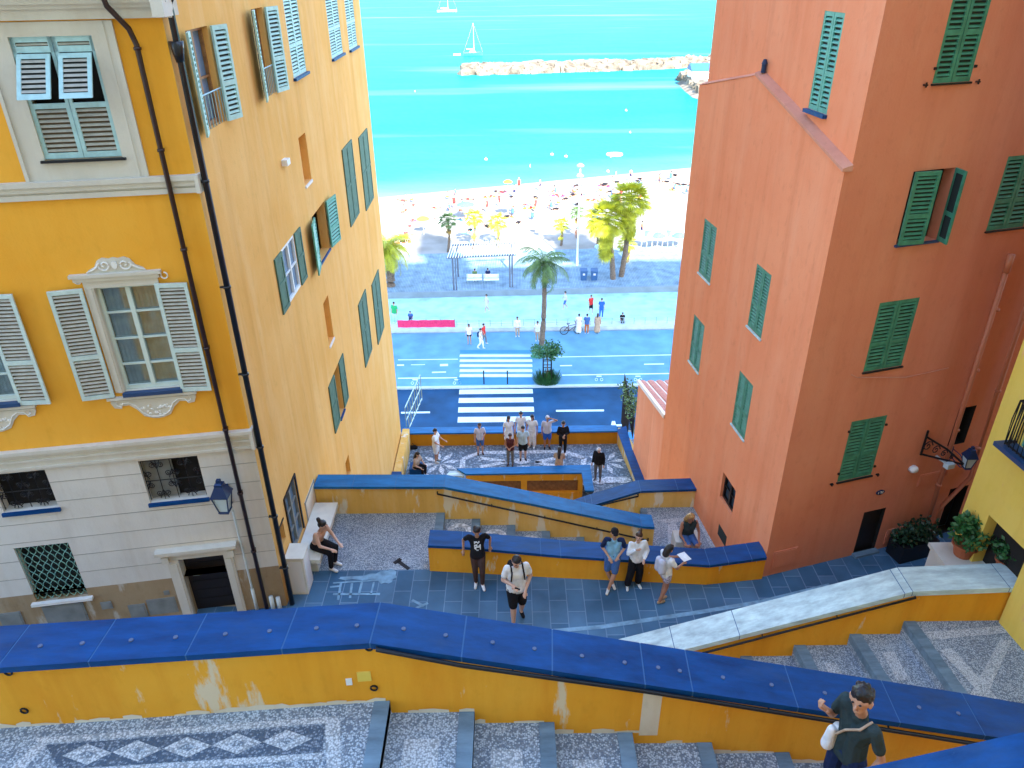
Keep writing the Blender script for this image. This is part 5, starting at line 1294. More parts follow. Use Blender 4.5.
    # eyes
    if vox <= .016:
        mb = MB()
        for s_ in (-1, 1):
            c = hc+hd*.012*k+hf*.083*k+hr*s_*.031*k; mb.loft([[c+(hr*math.cos(j*PI/3)*.012+hd*math.sin(j*PI/3)*.008)*k*q+hf*n*k for j in range(6)] for q, n in ((1, -.01), (1, .004), (.5, .007))])
        mb.build('eyes', 'eye', t, local=True)
        mb = MB(); c = hc-hd*.055*k+hf*.075*k; mb.loft([[c+(hr*math.cos(j*PI/3)*.022+hd*math.sin(j*PI/3)*.006)*k*q+hf*n*k for j in range(6)] for q, n in ((1, -.012), (1, .002), (.5, .004))]); mb.build('mouth', 'skin_tan', t, local=True)
    if bag: bag(t, P, k, up, side, fwd, vox)
    if extra: extra(t, P, k, up, side, fwd, vox)
    return t
def backpack(m, strap='c_black'):
    def f(t, P, k, up, side, fwd, vox):
        c = P['chest']-fwd*.17*k
        o = blob('backpack', [(c+up*.08*k+side*.06*k, .085*k, c-up*.18*k+side*.07*k, .10*k), (c+up*.08*k-side*.06*k, .085*k, c-up*.18*k-side*.07*k, .10*k)], vox, m, t)
        for s_ in (-1, 1):
            b_ = P['shL'].lerp(P['shR'], .5)+side*s_*.11*k
            blob('strap', [(b_-fwd*.07*k+up*.03*k, .018*k, b_+up*.045*k, .018*k), (b_+up*.045*k, .018*k, b_+fwd*.115*k-up*.05*k, .018*k), (b_+fwd*.115*k-up*.05*k, .018*k, b_+fwd*.125*k-up*.22*k+side*s_*.02, .016*k)], min(vox, .012), strap, t, 0)
    return f
def at(u, v, z): return G(u, v, z)
z = PLZ
# leaning man in black
p = at(479, 585, z)
def print_(t, P, k, up, side, fwd, vox):
    mb = MB(); c = P['chest']-up*.06*k+fwd*.122*k
    rs = random.Random(2)
    for i in range(9):
        for j in range(6):
            if rs.random() < .55:
                q = c+side*(j-2.5)*.026*k+up*(i-4)*.028*k; mb.loft([[q+side*a*.011+up*b*.011+fwd*n for a, b in ((-1, -1), (1, -1), (1, 1), (-1, 1))] for n in (-.02, .004)])
    mb.build('shirt_print', 'c_white', t, local=True)
PERSONS = [
 dict(label='man in printed black T-shirt leaning back against the low ochre parapet', loc=at(479, 584, z), rz=R_(6), H=1.52, top='c_black', bottom='c_brown', leg='long', shoes='c_white', hs='curly', extra=print_,
   pose=dict(pelvis=(0,.05,.93), hiL=(.09,.05,.91), hiR=(-.09,.05,.91), chest=(0,.12,1.25), neck=(0,.10,1.45), head=(0,.04,1.60), shL=(.19,.12,1.41), shR=(-.19,.12,1.41), elL=(.32,.28,1.18), wrL=(.31,.26,.94), elR=(-.32,.28,1.18), wrR=(-.33,.22,.92), knL=(.09,-.10,.50), anL=(.08,-.09,.085), toL=(.11,-.26,.035), knR=(-.08,-.02,.49), anR=(-.07,.0,.085), toR=(-.10,-.17,.035), look=(0,-1,-.15))),
 dict(label='man in white T-shirt and black shorts with dark backpack straps on the slate paving', loc=at(517, 622, z), rz=R_(12), H=1.80, wide=1.12, top='c_white', bottom='c_black', leg='shorts', shoes='c_black', hs='short', bag=backpack('c_black'), skin='skin_pale',
   pose=dict(knL=(.10,-.02,.50), anL=(.12,.16,.13), toL=(.14,.05,.05), knR=(-.09,-.10,.51), anR=(-.09,-.10,.085), toR=(-.10,-.26,.035), head=(-.02,-.06,1.60), elL=(.27,.02,1.14), wrL=(.13,-.17,.96), elR=(-.26,.0,1.15), wrR=(-.12,-.22,1.18), look=(-.6,-.8,-.25)), extra=lambda t, P, k, up, side, fwd, vox: blob('phone', [(P['wrR']+Vector((.03, -.09, .02)), .02, P['wrR']+Vector((.10, -.10, -.02)), .02)], .01, 'c_black', t)),
 dict(label='man in dark cap and pale shirt with navy sleeves leaning on the parapet', loc=at(611, 585, z), rz=R_(-4), H=1.52, wide=1.04, top='c_blue', sleevemat='c_navy', bottom='c_jean', leg='shorts', shoes='c_white', cap='c_black', hs='short',
   pose=dict(pelvis=(0,.04,.93), hiL=(.09,.04,.91), hiR=(-.09,.04,.91), chest=(0,.07,1.25), elL=(.27,.06,1.15), wrL=(.10,-.16,1.05), elR=(-.27,.06,1.15), wrR=(-.10,-.16,1.02), knL=(.05,-.14,.50), anL=(-.07,-.20,.085), toL=(-.12,-.35,.035), knR=(-.12,-.04,.50), anR=(.03,.0,.085), toR=(.08,-.16,.035), look=(.1,-1,.05))),
 dict(label='woman in white shirt and wide black trousers next to the man in the cap', loc=at(634, 586, z), rz=R_(8), H=1.45, top='c_white', sleeve='long', bottom='c_black', leg='wide', shoes='c_white', hs='bun', hair='hair_brown', skin='skin_pale',
   pose=dict(elL=(.26,-.02,1.16), wrL=(.12,-.20,1.05), elR=(-.25,-.08,1.17), wrR=(-.10,-.20,1.38), knR=(-.13,-.04,.5), anR=(-.18,-.02,.085), toR=(-.22,-.16,.035), look=(-.5,-1,.15))),
 dict(label='woman in patterned shorts with pale backpack holding a paper sheet', loc=at(662, 601, z), rz=R_(115), H=1.49, top='c_white', bottom='c_pattern', leg='mini', shoes='c_tan', hs='bob', skin='skin_tan', bag=backpack('c_lav', 'c_lav'),
   pose=dict(knL=(.07,-.10,.5), anL=(.05,.0,.085), toL=(.05,-.14,.035), knR=(-.07,-.02,.5), anR=(-.05,.12,.1), toR=(-.05,-.02,.035), elL=(.22,-.14,1.16), wrL=(.14,-.38,1.14), elR=(-.22,-.14,1.16), wrR=(-.12,-.38,1.14), head=(0,-.04,1.61), look=(.1,-1,-.45)), extra=lambda t, P, k, up, side, fwd, vox: paper(t, P, k)),
 dict(label='blond woman in strapless blue top sitting on the lower landing behind the parapet', loc=at(686, 552, L2Z), rz=R_(10), H=1.66, top='c_slate', sleeve='none', bottom='c_jean', leg='shorts', hair='hair_blond', hs='long', skin='skin_tan',
   pose=dict(pelvis=(0,.1,.50), hiL=(.09,.1,.50), hiR=(-.09,.1,.50), chest=(0,.04,.80), neck=(0,.02,1.0), head=(0,-.03,1.15), shL=(.18,.03,.95), shR=(-.18,.03,.95), elL=(.25,-.05,.68), wrL=(.18,-.25,.55), elR=(-.25,-.05,.68), wrR=(-.18,-.25,.55), knL=(.1,-.33,.50), anL=(.1,-.30,.085), toL=(.12,-.45,.035), knR=(-.1,-.33,.50), anR=(-.1,-.30,.085), toR=(-.12,-.45,.035), look=(.4,-.8,-.3))),
 dict(label='woman with a dark hair bun, bare back and black trousers sitting on the stone bench', loc=Vector((-4.12, 12.62, z)), rz=R_(62), H=1.70, top=None, bottom='c_black', leg='long', hs='bun', skin='skin_pale', shoes='c_white',
   pose=dict(pelvis=(0,.18,.54), hiL=(.09,.18,.53), hiR=(-.09,.18,.53), chest=(0,.06,.84), neck=(0,-.03,1.03), head=(0,-.10,1.16), shL=(.17,-.0,.98), shR=(-.17,-.0,.98), elL=(.22,-.12,.74), wrL=(.12,-.36,.66), elR=(-.22,-.12,.74), wrR=(-.12,-.34,.66), knL=(.1,-.26,.53), anL=(.1,-.18,.085), toL=(.11,-.33,.035), knR=(-.1,-.28,.52), anR=(-.1,-.24,.085), toR=(-.1,-.39,.035), look=(.2,-1,-.1))),
]
def paper(t, P, k):
    mb = MB(); c = (P['wrL']+P['wrR'])/2+Vector((0, -.12, .04)); mb.wbox(c.x-.12, c.x+.12, c.y-.08, c.y+.10, c.z, c.z+.006); mb.build('map_sheet', 'c_white', t, local=True)
for d_ in PERSONS: person(**d_)
t = thing('stone_block', 'low stone block on the lower landing that the blond woman sits on', 'seat', tuple(at(686, 552, L2Z)+Vector((0, .12, 0))))
c = at(686, 552, L2Z)+Vector((0, .12, 0)); mb = MB(); mb.wbox(c.x-.3, c.x+.3, c.y-.2, c.y+.25, L2Z, L2Z+.38); mb.build('block', 'trim', t)

# the near young man on the upper steps, pointing left
FEET = Vector((3.02, 4.36, -6.42-.17*5))
def satchel(t, P, k, up, side, fwd, vox):
    c = P['pelvis']+side*-.13+up*.10+fwd*.06
    blob('shoulder_bag', [(c+up*.07, .05, c-up*.12, .07), (c+up*.06+fwd*.06, .045, c-up*.13+fwd*.07, .06)], .008, 'c_white', t)
    a = P['shL']-side*.06+up*.05; pts = [a, a+fwd*.11-up*.05, P['chest']+fwd*.125, P['chest'].lerp(P['pelvis'], .55)+fwd*.11-side*.09, c+up*.07+fwd*.04]
    blob('strap', [(x, .012, y, .012) for x, y in zip(pts, pts[1:])], .006, 'c_tan', t, 0)
near_man = person('young man in dark grey-green T-shirt pointing with his raised hand beside the long blue coping', FEET, R_(-72), 1.78, vox=.0065, wide=.90, top='c_slate', bottom='c_navy', leg='shorts', shoes='c_white', hs='curly', skin='skin', bag=satchel,
   pose=dict(head=(.0,-.05,1.62), elR=(-.23,-.05,1.16), wrR=(-.17,-.20,1.36), handR=(-.05,-.7,.7), pointR=(1,0,0), curlR=(.8,0,0), elL=(.27,.06,1.14), wrL=(.24,-.04,.88), handL=(.0,-.25,-1), curlL=(.35,0,0), look=(.40,-1,.14)))

# ---- people on the mosaic terrace
z = TER
def st(label, u, v, H=1.6, rz=0, **kw): return person(label, at(u, v, z), R_(rz), H, vox=kw.pop('vox', .022), **kw)
st('stocky man in white T-shirt and white shorts standing left of centre on the terrace', 437, 461.5, 1.62, 75, wide=1.2, top='c_white', bottom='c_white', hs='short', shoes='c_white', pose=dict(elL=(.24,-.10,1.16), wrL=(.20,-.36,1.04), elR=(-.24,-.08,1.16), wrR=(-.2,-.34,1.02)))
st('woman in pale T-shirt and denim shorts by the back wall of the terrace', 480.5, 454, 1.55, 10, top='c_lav', bottom='c_jean', hs='bob', hair='hair_brown', shoes='c_brown', pose=dict(elL=(.25,-.02,1.14), wrL=(.12,-.18,1.02)))
st('woman in white summer dress with long dark hair, leftmost of the group on the terrace', 509, 448, 1.6, 20, top='c_white', bottom='c_white', leg='skirt', hs='long', skin='skin_tan')
st('man in white top standing at the back of the group on the terrace', 521, 444.5, 1.66, 0, top='c_white', bottom='c_white', leg='long', hs='short')
st('woman in long white trousers and top at the right of the group on the terrace', 532, 447, 1.62, -20, top='c_white', bottom='c_white', leg='wide', hs='long', skin='skin_tan')
st('man in light blue T-shirt and black shorts in front of the white-dressed group', 523, 459.5, 1.66, 5, wide=1.12, top='c_sky', bottom='c_black', shoes='c_black', hs='short', skin='skin_pale')
st('person in maroon vest and grey trousers in front of the group on the terrace', 510.5, 465, 1.55, -10, top='c_maroon', sleeve='none', bottom='c_grey', leg='long', hs='short', hair='hair_brown', skin='skin_tan', shoes='c_brown', pose=dict(elL=(.24,-.05,1.16), wrL=(.06,-.22,1.1), elR=(-.24,-.05,1.16), wrR=(-.06,-.22,1.06)))
st('man in pale grey T-shirt and blue shorts raising a hand to his grey hair', 547, 448, 1.62, 5, wide=1.1, top='c_lav', bottom='c_royal', hs='short', hair='hair_grey', shoes='c_black', skin='skin_tan', pose=dict(elL=(.42,-.06,1.50), wrL=(.16,-.10,1.64), handL=(-1,0,.2)))
st('man dressed all in black standing right of centre on the terrace', 562.5, 454.5, 1.66, 5, top='c_black', sleeve='long', bottom='c_black', leg='long', hs='short', shoes='c_white', pose=dict(elL=(.25,-.02,1.14), wrL=(.05,-.18,1.14), elR=(-.25,-.02,1.14), wrR=(-.05,-.20,1.06)))
st('white-haired old man in black shirt and grey trousers at the terrace right side', 597.5, 480, 1.62, -25, top='c_black', sleeve='long', bottom='c_grey', leg='long', hs='short', hair='hair_grey', skin='skin_pale', shoes='c_grey', pose=dict(head=(0,-.06,1.58), look=(0,-1,-.6)))
SIT = dict(pelvis=(0,.12,.42), hiL=(.09,.12,.42), hiR=(-.09,.12,.42), chest=(0,.05,.72), neck=(0,.02,.92), head=(0,-.03,1.07), shL=(.17,.03,.87), shR=(-.17,.03,.87), elL=(.23,-.05,.60), wrL=(.15,-.25,.52), elR=(-.23,-.05,.60), wrR=(-.15,-.25,.52), knL=(.1,-.30,.48), anL=(.1,-.28,.085), toL=(.12,-.42,.035), knR=(-.1,-.30,.48), anR=(-.1,-.28,.085), toR=(-.12,-.42,.035))
person('woman with long dark hair and beige top sitting at the left edge of the terrace', at(419, 474.5, TER+.1), R_(60), 1.62, vox=.02, pose=SIT, top='c_tan', bottom='c_black', leg='long', hs='long', skin='skin_pale')
person('long-haired seated person with dark hair in pale top on the terrace edge coping', at(559, 469.5, zt-.42), R_(170), 1.55, vox=.02, pose=SIT, top='c_tan', bottom='c_black', leg='long', hs='long')
t = thing('paving_block', 'dark block under the woman sitting at the left edge of the terrace', 'block', tuple(at(419, 474, TER)))
c = at(419, 474.5, TER); mb = MB(); mb.wbox(c.x-.35, c.x+.15, c.y-.2, c.y+.3, TER, TER+.40); mb.build('block', 'coping_slate', t)

# ---- people on the pavement and promenade
z = GRD+.12; WALK = dict(knL=(.08,-.14,.5), anL=(.08,-.16,.085), toL=(.09,-.31,.035), knR=(-.08,.0,.5), anR=(-.08,.25,.13), toR=(-.08,.12,.04), elL=(.24,.10,1.14), wrL=(.24,.08,.9), elR=(-.24,-.08,1.14), wrR=(-.24,-.22,.96))
def fp(label, u, v, rz=0, H=1.68, zz=None, **kw): return person(label, at(u, v, z if zz is None else zz), R_(rz), H, vox=.03, **kw)
fp('woman in white T-shirt and black skirt walking on the pavement left of the white-trousered walker', 469.5, 344, 0, top='c_white', bottom='c_black', leg='mini', hs='bob', shoes='c_tan')
fp('person in white trousers and white top striding along the pavement with a dark bag', 481, 348.5, 70, pose=WALK, top='c_white', bottom='c_white', leg='long', hs='short', shoes='c_white', bag=backpack('c_navy'))
fp('person in pink top walking just behind the white-trousered walker', 484, 343.5, 60, pose=WALK, top='c_red', bottom='c_grey', leg='long', hs='short')
fp('person in pale shirt and pale trousers standing alone by the low promenade wall', 517.5, 336.5, 0, top='c_white', sleeve='long', bottom='c_tan', leg='long', hs='short', hair='hair_brown')
fp('person in white seen beside the tall palm trunk on the pavement', 537.5, 341, 0, top='c_white', bottom='c_tan', leg='long', hs='short')
fp('woman in white dress standing beside the bicycle', 578.5, 333.5, 170, top='c_white', bottom='c_white', leg='dress', hs='short')
fp('person in blue top and orange trousers behind the bicycle', 586.5, 333.5, 170, top='c_jean', bottom='c_orange', leg='long', hs='short')
fp('woman in tan dress standing right of the bicycle', 597, 333, 170, top='c_tan', bottom='c_tan', leg='dress', hs='bob', hair='hair_brown', wide=1.1)
z = GRD+.04
fp('person in red running across the promenade', 590.5, 313.5, 20, 1.65, pose=WALK, top='c_red', bottom='c_black', hs='short', hair='hair_brown')
fp('person in royal blue clothes on the promenade behind the bicycle group', 601, 318, 0, 1.75, top='c_royal', bottom='c_royal', leg='long', hs='short')
fp('person in pale clothing walking alone across the middle of the promenade', 487, 312, -70, 1.6, pose=WALK, top='c_lav', bottom='c_lav', leg='shorts', hs='short')
fp('cyclist in pale clothes far along the promenade near the palm', 565, 309, -80, 1.6, pose=WALK, top='c_lav', bottom='c_jean', leg='shorts', hs='short')
fp('person in green T-shirt and pale trousers at the left end of the pink banner', 395.5, 323, -20, 1.85, wide=1.2, top='c_green', bottom='c_sky', leg='long', hs='short')
fp('person in dark blue sitting on the wall just above the pink banner', 411, 322.5, 0, 1.5, pose=SIT, top='c_jean', bottom='c_navy', leg='long', hs='short')
fp('person in dark clothes sitting on the low promenade wall right of the group', 622, 324, 0, 1.5, zz=GRD+.2, pose=SIT, top='c_black', bottom='c_black', leg='long', hs='short')
fp('person in dark blue sitting on the right white bench under the pergola', 488, 279.5, 0, 1.6, zz=DK, pose=SIT, top='c_navy', bottom='c_navy', leg='long', hs='short')
fp('person in green and brown sitting on the left white bench under the pergola', 475, 280, 0, 1.6, zz=DK, pose=SIT, top='palm_green', bottom='c_brown', leg='long', hs='short')
# bicycle
c = at(571, 334, GRD+.12); t = thing('bicycle', 'dark bicycle propped in front of the people on the pavement', 'bicycle', tuple(c), R_(8))
Wl = lambda x, y, zz: (x, y, zz)
for i, x in enumerate((-.55, .55)):
    mb = MB(); mb.tube([(x+.33*math.cos(k*PI/10), 0, .34+.33*math.sin(k*PI/10)) for k in range(21)], .028, 0, 6)
    for k in range(8): mb.tube([(x, 0, .34), (x+.31*math.cos(k*PI/4), 0, .34+.31*math.sin(k*PI/4))], .006, 0, 4)
    mb.build('wheel', 'rubber', t, local=True)
mb = MB()
for a, b in (((-.55, 0, .34), (-.15, 0, .30)), ((-.15, 0, .30), (-.25, 0, .85)), ((-.55, 0, .34), (-.22, 0, .70)), ((-.15, 0, .30), (.38, 0, .72)), ((-.22, 0, .72), (.36, 0, .80)), ((.55, 0, .34), (.36, 0, .95)), ((.36, 0, .95), (.30, 0, 1.02))): mb.tube([a, b], .024, 0, 6)
mb.build('frame', 'c_maroon', t, local=True)
mb = MB(); mb.tube([(.27, -.26, 1.03), (.34, 0, 1.0), (.27, .26, 1.03)], .02, 0, 6); mb.build('handlebar', 'iron', t, local=True)
mb = MB(); mb.loft([[(-.36, -.08, .88), (-.36, .08, .88), (-.36, .05, .93), (-.36, -.05, .93)], [(-.10, -.02, .88), (-.10, .02, .88), (-.10, .01, .92), (-.10, -.01, .92)]]); mb.build('saddle', 'rubber', t, local=True)

# ================================================================= STREET FURNITURE
t = thing('banner', 'long pink cloth banner tied along the railing at the left of the promenade', 'banner', tuple(at(425, 330, GRD+.2)))
a, b = at(398, 327.6, GRD+.42), at(455, 327, GRD+.42); mb = MB(); n = 24
for i in range(n):
    p, q = a.lerp(b, i/n), a.lerp(b, (i+1)/n); w0, w1 = .03*math.sin(i*1.3), .03*math.sin((i+1)*1.3)
    mb.loft([[p+Vector((0, w0, 0)), p+Vector((0, w0+.02, 0)), p+Vector((0, w0+.02, .62)), p+Vector((0, w0, .62))], [q+Vector((0, w1, 0)), q+Vector((0, w1+.02, 0)), q+Vector((0, w1+.02, .62)), q+Vector((0, w1, .62))]], 0, caps=False)
mb.build('cloth', 'c_pink', t)
mb = MB(); 
for i in range(5):
    p = a.lerp(b, i/4)+Vector((0, .06, -.2)); mb.tube([p, p+Vector((0, 0, .9))], .03, 0, 6)
mb.build('pole', 'rail_steel', t)
t = thing('promenade_railing', 'thin steel railing along the promenade to the right of the pink banner', 'railing', tuple(at(540, 328, GRD)))
a, b = at(457, 327, GRD+.38), at(700, 322.5, GRD+.38); mb = MB(); n = 22
for i in range(n+1):
    p = a.lerp(b, i/n); mb.tube([p, p+Vector((0, 0, .55))], .025, 0, 5)
for h in (.25, .55): mb.tube([a+Vector((0, 0, h)), b+Vector((0, 0, h))], .02, 0, 5)
mb.build('rails', 'rail_steel', t)
bol = None
for k, (u, lab) in enumerate(((484, 'slim dark post on the crossing, left of the pair'), (507.5, 'slim dark post on the crossing, right of the pair'))):
    c = at(u, 384, GRD+.12)
    if bol is None:
        bol = thing('bollard', lab, 'bollard', tuple(c), 0, 'posts on the crossing'); mb = MB(); mb.tube([(0, 0, 0), (0, 0, .95)], .045, 0, 8); mb.build('post', 'iron', bol, local=True)
        mb = MB(); mb.tube([(0, 0, .951), (0, 0, 1.0), (0, 0, 1.08)], [.055, .055, .02], 0, 8); mb.build('post_cap', 'iron', bol, local=True)
    else: dup(bol, tuple(c), 0, lab)
# planter with young climbing tree in a metal guard
c = at(547, 382, GRD+.12); rnd = random.Random(21)
t = thing('tree_guard', 'metal frame guard with a young leafy tree growing through it beside the crossing', 'tree guard', tuple(c))
mb = MB()
for dx in (-.28, .28):
    for dy in (-.28, .28): mb.tube([c+Vector((dx, dy, 0)), c+Vector((dx, dy, 1.9))], .035, 0, 6)
for h in (1.0, 1.5, 1.9):
    q = [c+Vector((x, y, h)) for x, y in ((-.28, -.28), (.28, -.28), (.28, .28), (-.28, .28), (-.28, -.28))]; mb.tube(q, .03, 0, 5)
mb.build('guard_frame', 'iron', t)
t = thing('young_tree', 'young leafy tree growing out of the metal guard beside the crossing', 'tree', tuple(c))
mb = MB(); mb.tube([c, c+Vector((.02, 0, 1.2)), c+Vector((0, .03, 2.4))], [.06, .05, .03], 0, 7); mb.build('trunk', 'trunk', t)
mb = MB()
for k in range(12): leafcluster(mb, c+Vector((rnd.gauss(0, .45), rnd.gauss(0, .3), 2.3+rnd.gauss(0, .35))), .4, 60, .2, rnd)
mb.build('crown', 'leaf', t, recalc=False)
t = thing('shrub', 'low spiky dark green shrub at the foot of the metal tree guard', 'shrub', tuple(c))
mb = MB()
for k in range(420):
    a = rnd.uniform(0, 2*PI); r = rnd.random()**.5*.85; p = c+Vector((r*math.cos(a), r*math.sin(a)*.7, 0)); h = rnd.uniform(.45, 1.0)*(1-r*.3)
    q = p+Vector((math.cos(a)*.3*r+rnd.gauss(0, .08), math.sin(a)*.3*r, h)); n = Vector((-math.sin(a), math.cos(a), 0))*.035
    mb.face([p-n, p+n, q+n*.3, q-n*.3])
mb.build('foliage', 'leaf', t, recalc=False)
t = thing('planter', 'green rectangular planter hung behind the young tree beside the tall palm', 'planter', tuple(at(541, 356, GRD+.12)))
c2 = at(541, 357, GRD+.12); mb = MB(); mb.wbox(c2.x-.7, c2.x+.2, c2.y-.2, c2.y+.2, GRD+.12, GRD+.6); mb.build('trough', 'green', t)
mb = MB()
for k in range(5): leafcluster(mb, c2+Vector((-.6+.17*k, 0, .75)), .3, 40, .15, rnd)
mb.build('foliage', 'leaf', t, recalc=False)
# pergola
t = thing('pergola', 'open timber pergola with slatted top standing on the beach deck', 'pergola', tuple(at(482, 288, DK)))
a, b = at(454, 290, DK), at(510, 287, DK); dy = Vector((.2, 3.2, 0)); hh = 2.9
for i, p in enumerate((a, b, a+dy, b+dy)):
    mb = MB(); mb.wbox(p.x-.07, p.x+.07, p.y-.07, p.y+.07, DK, DK+hh); 
    if i < 2: mb.wbox(p.x+.18, p.x+.28, p.y-.05, p.y+.05, DK, DK+hh)
    mb.build('post', 'pergola_wood', t)
mb = MB()
for o_ in (Vector(), dy): mb.tube([a+o_+Vector((-.5, 0, hh+.08)), b+o_+Vector((.5, 0, hh+.08))], .09, 0, 4)
mb.build('beam', 'pergola_wood', t)
mb = MB()
for i in range(26):
    p = (a+Vector((-.4, -.4, hh+.2))).lerp(b+Vector((.4, -.4, hh+.2)), i/25); mb.tube([p, p+dy+Vector((0, .8, 0))], .035, 0, 4)
mb.build('slats', 'white_paint', t)
bench = None
for k, (u, lab) in enumerate(((474.5, 'white slatted bench under the pergola, the left one'), (491.5, 'white slatted bench under the pergola, the right one'))):
    c = at(u, 284, DK)
    if bench is None:
        bench = thing('bench', lab, 'bench', tuple(c), 0, 'white benches under the pergola')
        mb = MB()
        for j in range(4): mb.wbox(-.68, .68, -.2+.11*j, -.12+.11*j, .42, .46)
        mb.build('seat', 'white_paint', bench, local=True)
        mb = MB()
        for j in range(3): mb.wbox(-.68, .68, .24, .27, .52+.12*j, .60+.12*j)
        mb.build('backrest', 'white_paint', bench, local=True)
        for sx in (-.6, .6):
            mb = MB(); mb.tube([(sx, -.2, 0), (sx, -.2, .42), (sx, .22, .42), (sx, .26, .9)], .025, 0, 5); mb.tube([(sx, .22, .42), (sx, .25, 0)], .025, 0, 5); mb.build('leg', 'rail_steel', bench, local=True)
    else: dup(bench, tuple(c), 0, lab)
bin_ = None
for k, (u, lab) in enumerate(((583.5, 'dark blue bin on the deck, the left of two'), (594, 'dark blue bin on the deck, the right of two'))):
    c = at(u, 279.5, DK)
    if bin_ is None:
        bin_ = thing('litter_bin', lab, 'bin', tuple(c), 0, 'blue bins on the deck')
        mb = MB(); mb.loft([[(-.3, -.28, z_), (.3, -.28, z_), (.3, .28, z_), (-.3, .28, z_)] if z_ else [(-.26, -.24, 0), (.26, -.24, 0), (.26, .24, 0), (-.26, .24, 0)] for z_ in (0, .86)]); mb.build('bin_body', 'bin_blue', bin_, local=True)
        mb = MB(); mb.loft([[(-.33, -.33, .862), (.33, -.33, .862), (.33, .31, .862), (-.33, .31, .862)], [(-.31, -.30, .94), (.31, -.30, .94), (.31, .31, 1.0), (-.31, .31, 1.0)]]); mb.build('bin_lid', 'bin_blue', bin_, local=True)
        mb = MB(); mb.wbox(-.1, .1, -.292, -.275, .5, .68); mb.build('bin_label', 'c_lav', bin_, local=True)
    else: dup(bin_, tuple(c), 0, lab)
c = at(577, 265, DK)
t = thing('lamp_post', 'tall pale lamp post rising above the beach between the palms', 'lamp post', tuple(c)); mb = MB(); tp = Y(576, 168, c.y)
mb.tube([c, Vector((c.x, c.y, tp.z))], [.10, .06], 0, 8); mb.build('pole', 'white_paint', t)
mb = MB()
for h in (0, -.9): mb.loft([[Vector((c.x+.35*math.cos(j*PI/4)*q, c.y+.35*math.sin(j*PI/4)*q, tp.z+h+n)) for j in range(8)] for q, n in ((.5, 0), (1, .15), (1, .25), (.4, .4))])
mb.build('lamp_head', 'rail_steel', t)
# tiled straw shade by the bins, blue sun shades row
def parasol(label, c, r, h, m, group=None):
    t = thing('parasol', label, 'parasol', tuple(c), 0, group); mb = MB(); mb.tube([(0, 0, 0), (0, 0, h)], .03, 0, 6); mb.build('pole', 'white_paint', t, local=True)
    mb = MB(); n = 10
    mb.loft([[(r*q*math.cos(2*PI*j/n), r*q*math.sin(2*PI*j/n), zz) for j in range(n)] for q, zz in ((1, h-.35), (1, h-.28), (.5, h-.08), (.05, h+.02))]); mb.build('canopy', m, t, local=True); return t
for u, v, m, lab, r in ((466, 217, 'c_cyan', 'turquoise parasol among the beach crowd above the first small palm', 1.0), (508, 213, 'c_white', 'white parasol on the beach above the pergola', .9), (508, 193, 'c_orange', 'small orange parasol close to the water', .6), (424, 232, 'c_yellow', 'small yellow parasol at the left of the beach', .7), (602, 262, 'c_sky', 'pale blue parasol at the foot of the tall sunny palms', .8)):
    x = at(u, v, -26.3); zb_ = bz(x.x, x.y) if v < 258 else DK; x = at(u, v+3, zb_); parasol(lab, x, r, 2.1, m)
rnd = random.Random(31)
for k in range(9):
    u = 641+k*5.2; v = 252+rnd.uniform(-2, 2); x = at(u, v, -26.05); parasol('light blue sun shade in the row at the right end of the beach', Vector((x.x, x.y, bz(x.x, x.y))), .75, 1.9, 'c_cyan' if k % 2 else 'c_sky', 'row of light blue sun shades')

# ================================================================= PALMS
def frond(mb, c, az, el, L, droop, leafl, n, rnd, mi=0, up=.0, wid=.05):
    """feather palm leaf: arching rachis with leaflets on both sides"""
    d = Vector((math.cos(az), math.sin(az), 0)); pts = []; e = el; p = Vector(c); st_ = L/8
    for i in range(9):
        pts.append(p.copy()); p = p+(d*math.cos(e)+Vector((rnd.uniform(-.08, .08), rnd.uniform(-.08, .08), math.sin(e))))*st_; e -= droop/8*rnd.uniform(.6, 1.5)
    mb.tube(pts, [.035, .03, .028, .025, .02, .018, .014, .01, .006], mi, 4)
    s_ = Vector((-d.y, d.x, 0))
    for k in range(n):
        f = .12+.88*k/n; x = f*8; i = min(7, int(x)); q = pts[i].lerp(pts[i+1], x-i); t = (pts[i+1]-pts[i]).normalized()
        l = leafl*math.sin(PI*min(1, f*.85+.12))*rnd.uniform(.8, 1.15)
        for sg in (-1, 1):
            dd = (s_*sg*.8+t*.55+Vector((0, 0, -.45+rnd.uniform(-.2, .2)))).normalized()
            e1 = q+dd*l; mb.face([q-t*wid, q+t*wid, e1+t*.01+Vector((0, 0, -l*.18)), e1-t*.01+Vector((0, 0, -l*.18))], mi)
def fan(mb, c, az, el, L, r, rnd, mi=0):
    """fan palm leaf: stalk and pleated blade"""
    d = Vector((math.cos(az)*math.cos(el), math.sin(az)*math.cos(el), math.sin(el))); e = Vector(c)+d*L
    mb.tube([Vector(c), e], [.03, .018], mi, 4)
    s_ = Vector((-math.sin(az), math.cos(az), 0)); n = 15
    dn = d+Vector((0, 0, -.5)); dn.normalize()
    for k in range(n):
        a = (k/(n-1)-.5)*3.4; v_ = (dn*math.cos(a)+s_*math.sin(a)); w_ = v_.cross(d.cross(s_)).normalized()*.036*r/.6
        tip = e+v_*r*rnd.uniform(.85, 1.1)+Vector((0, 0, -.12*r))
        mb.face([e, e+v_*r*.5+w_, tip, e+v_*r*.5-w_], mi)
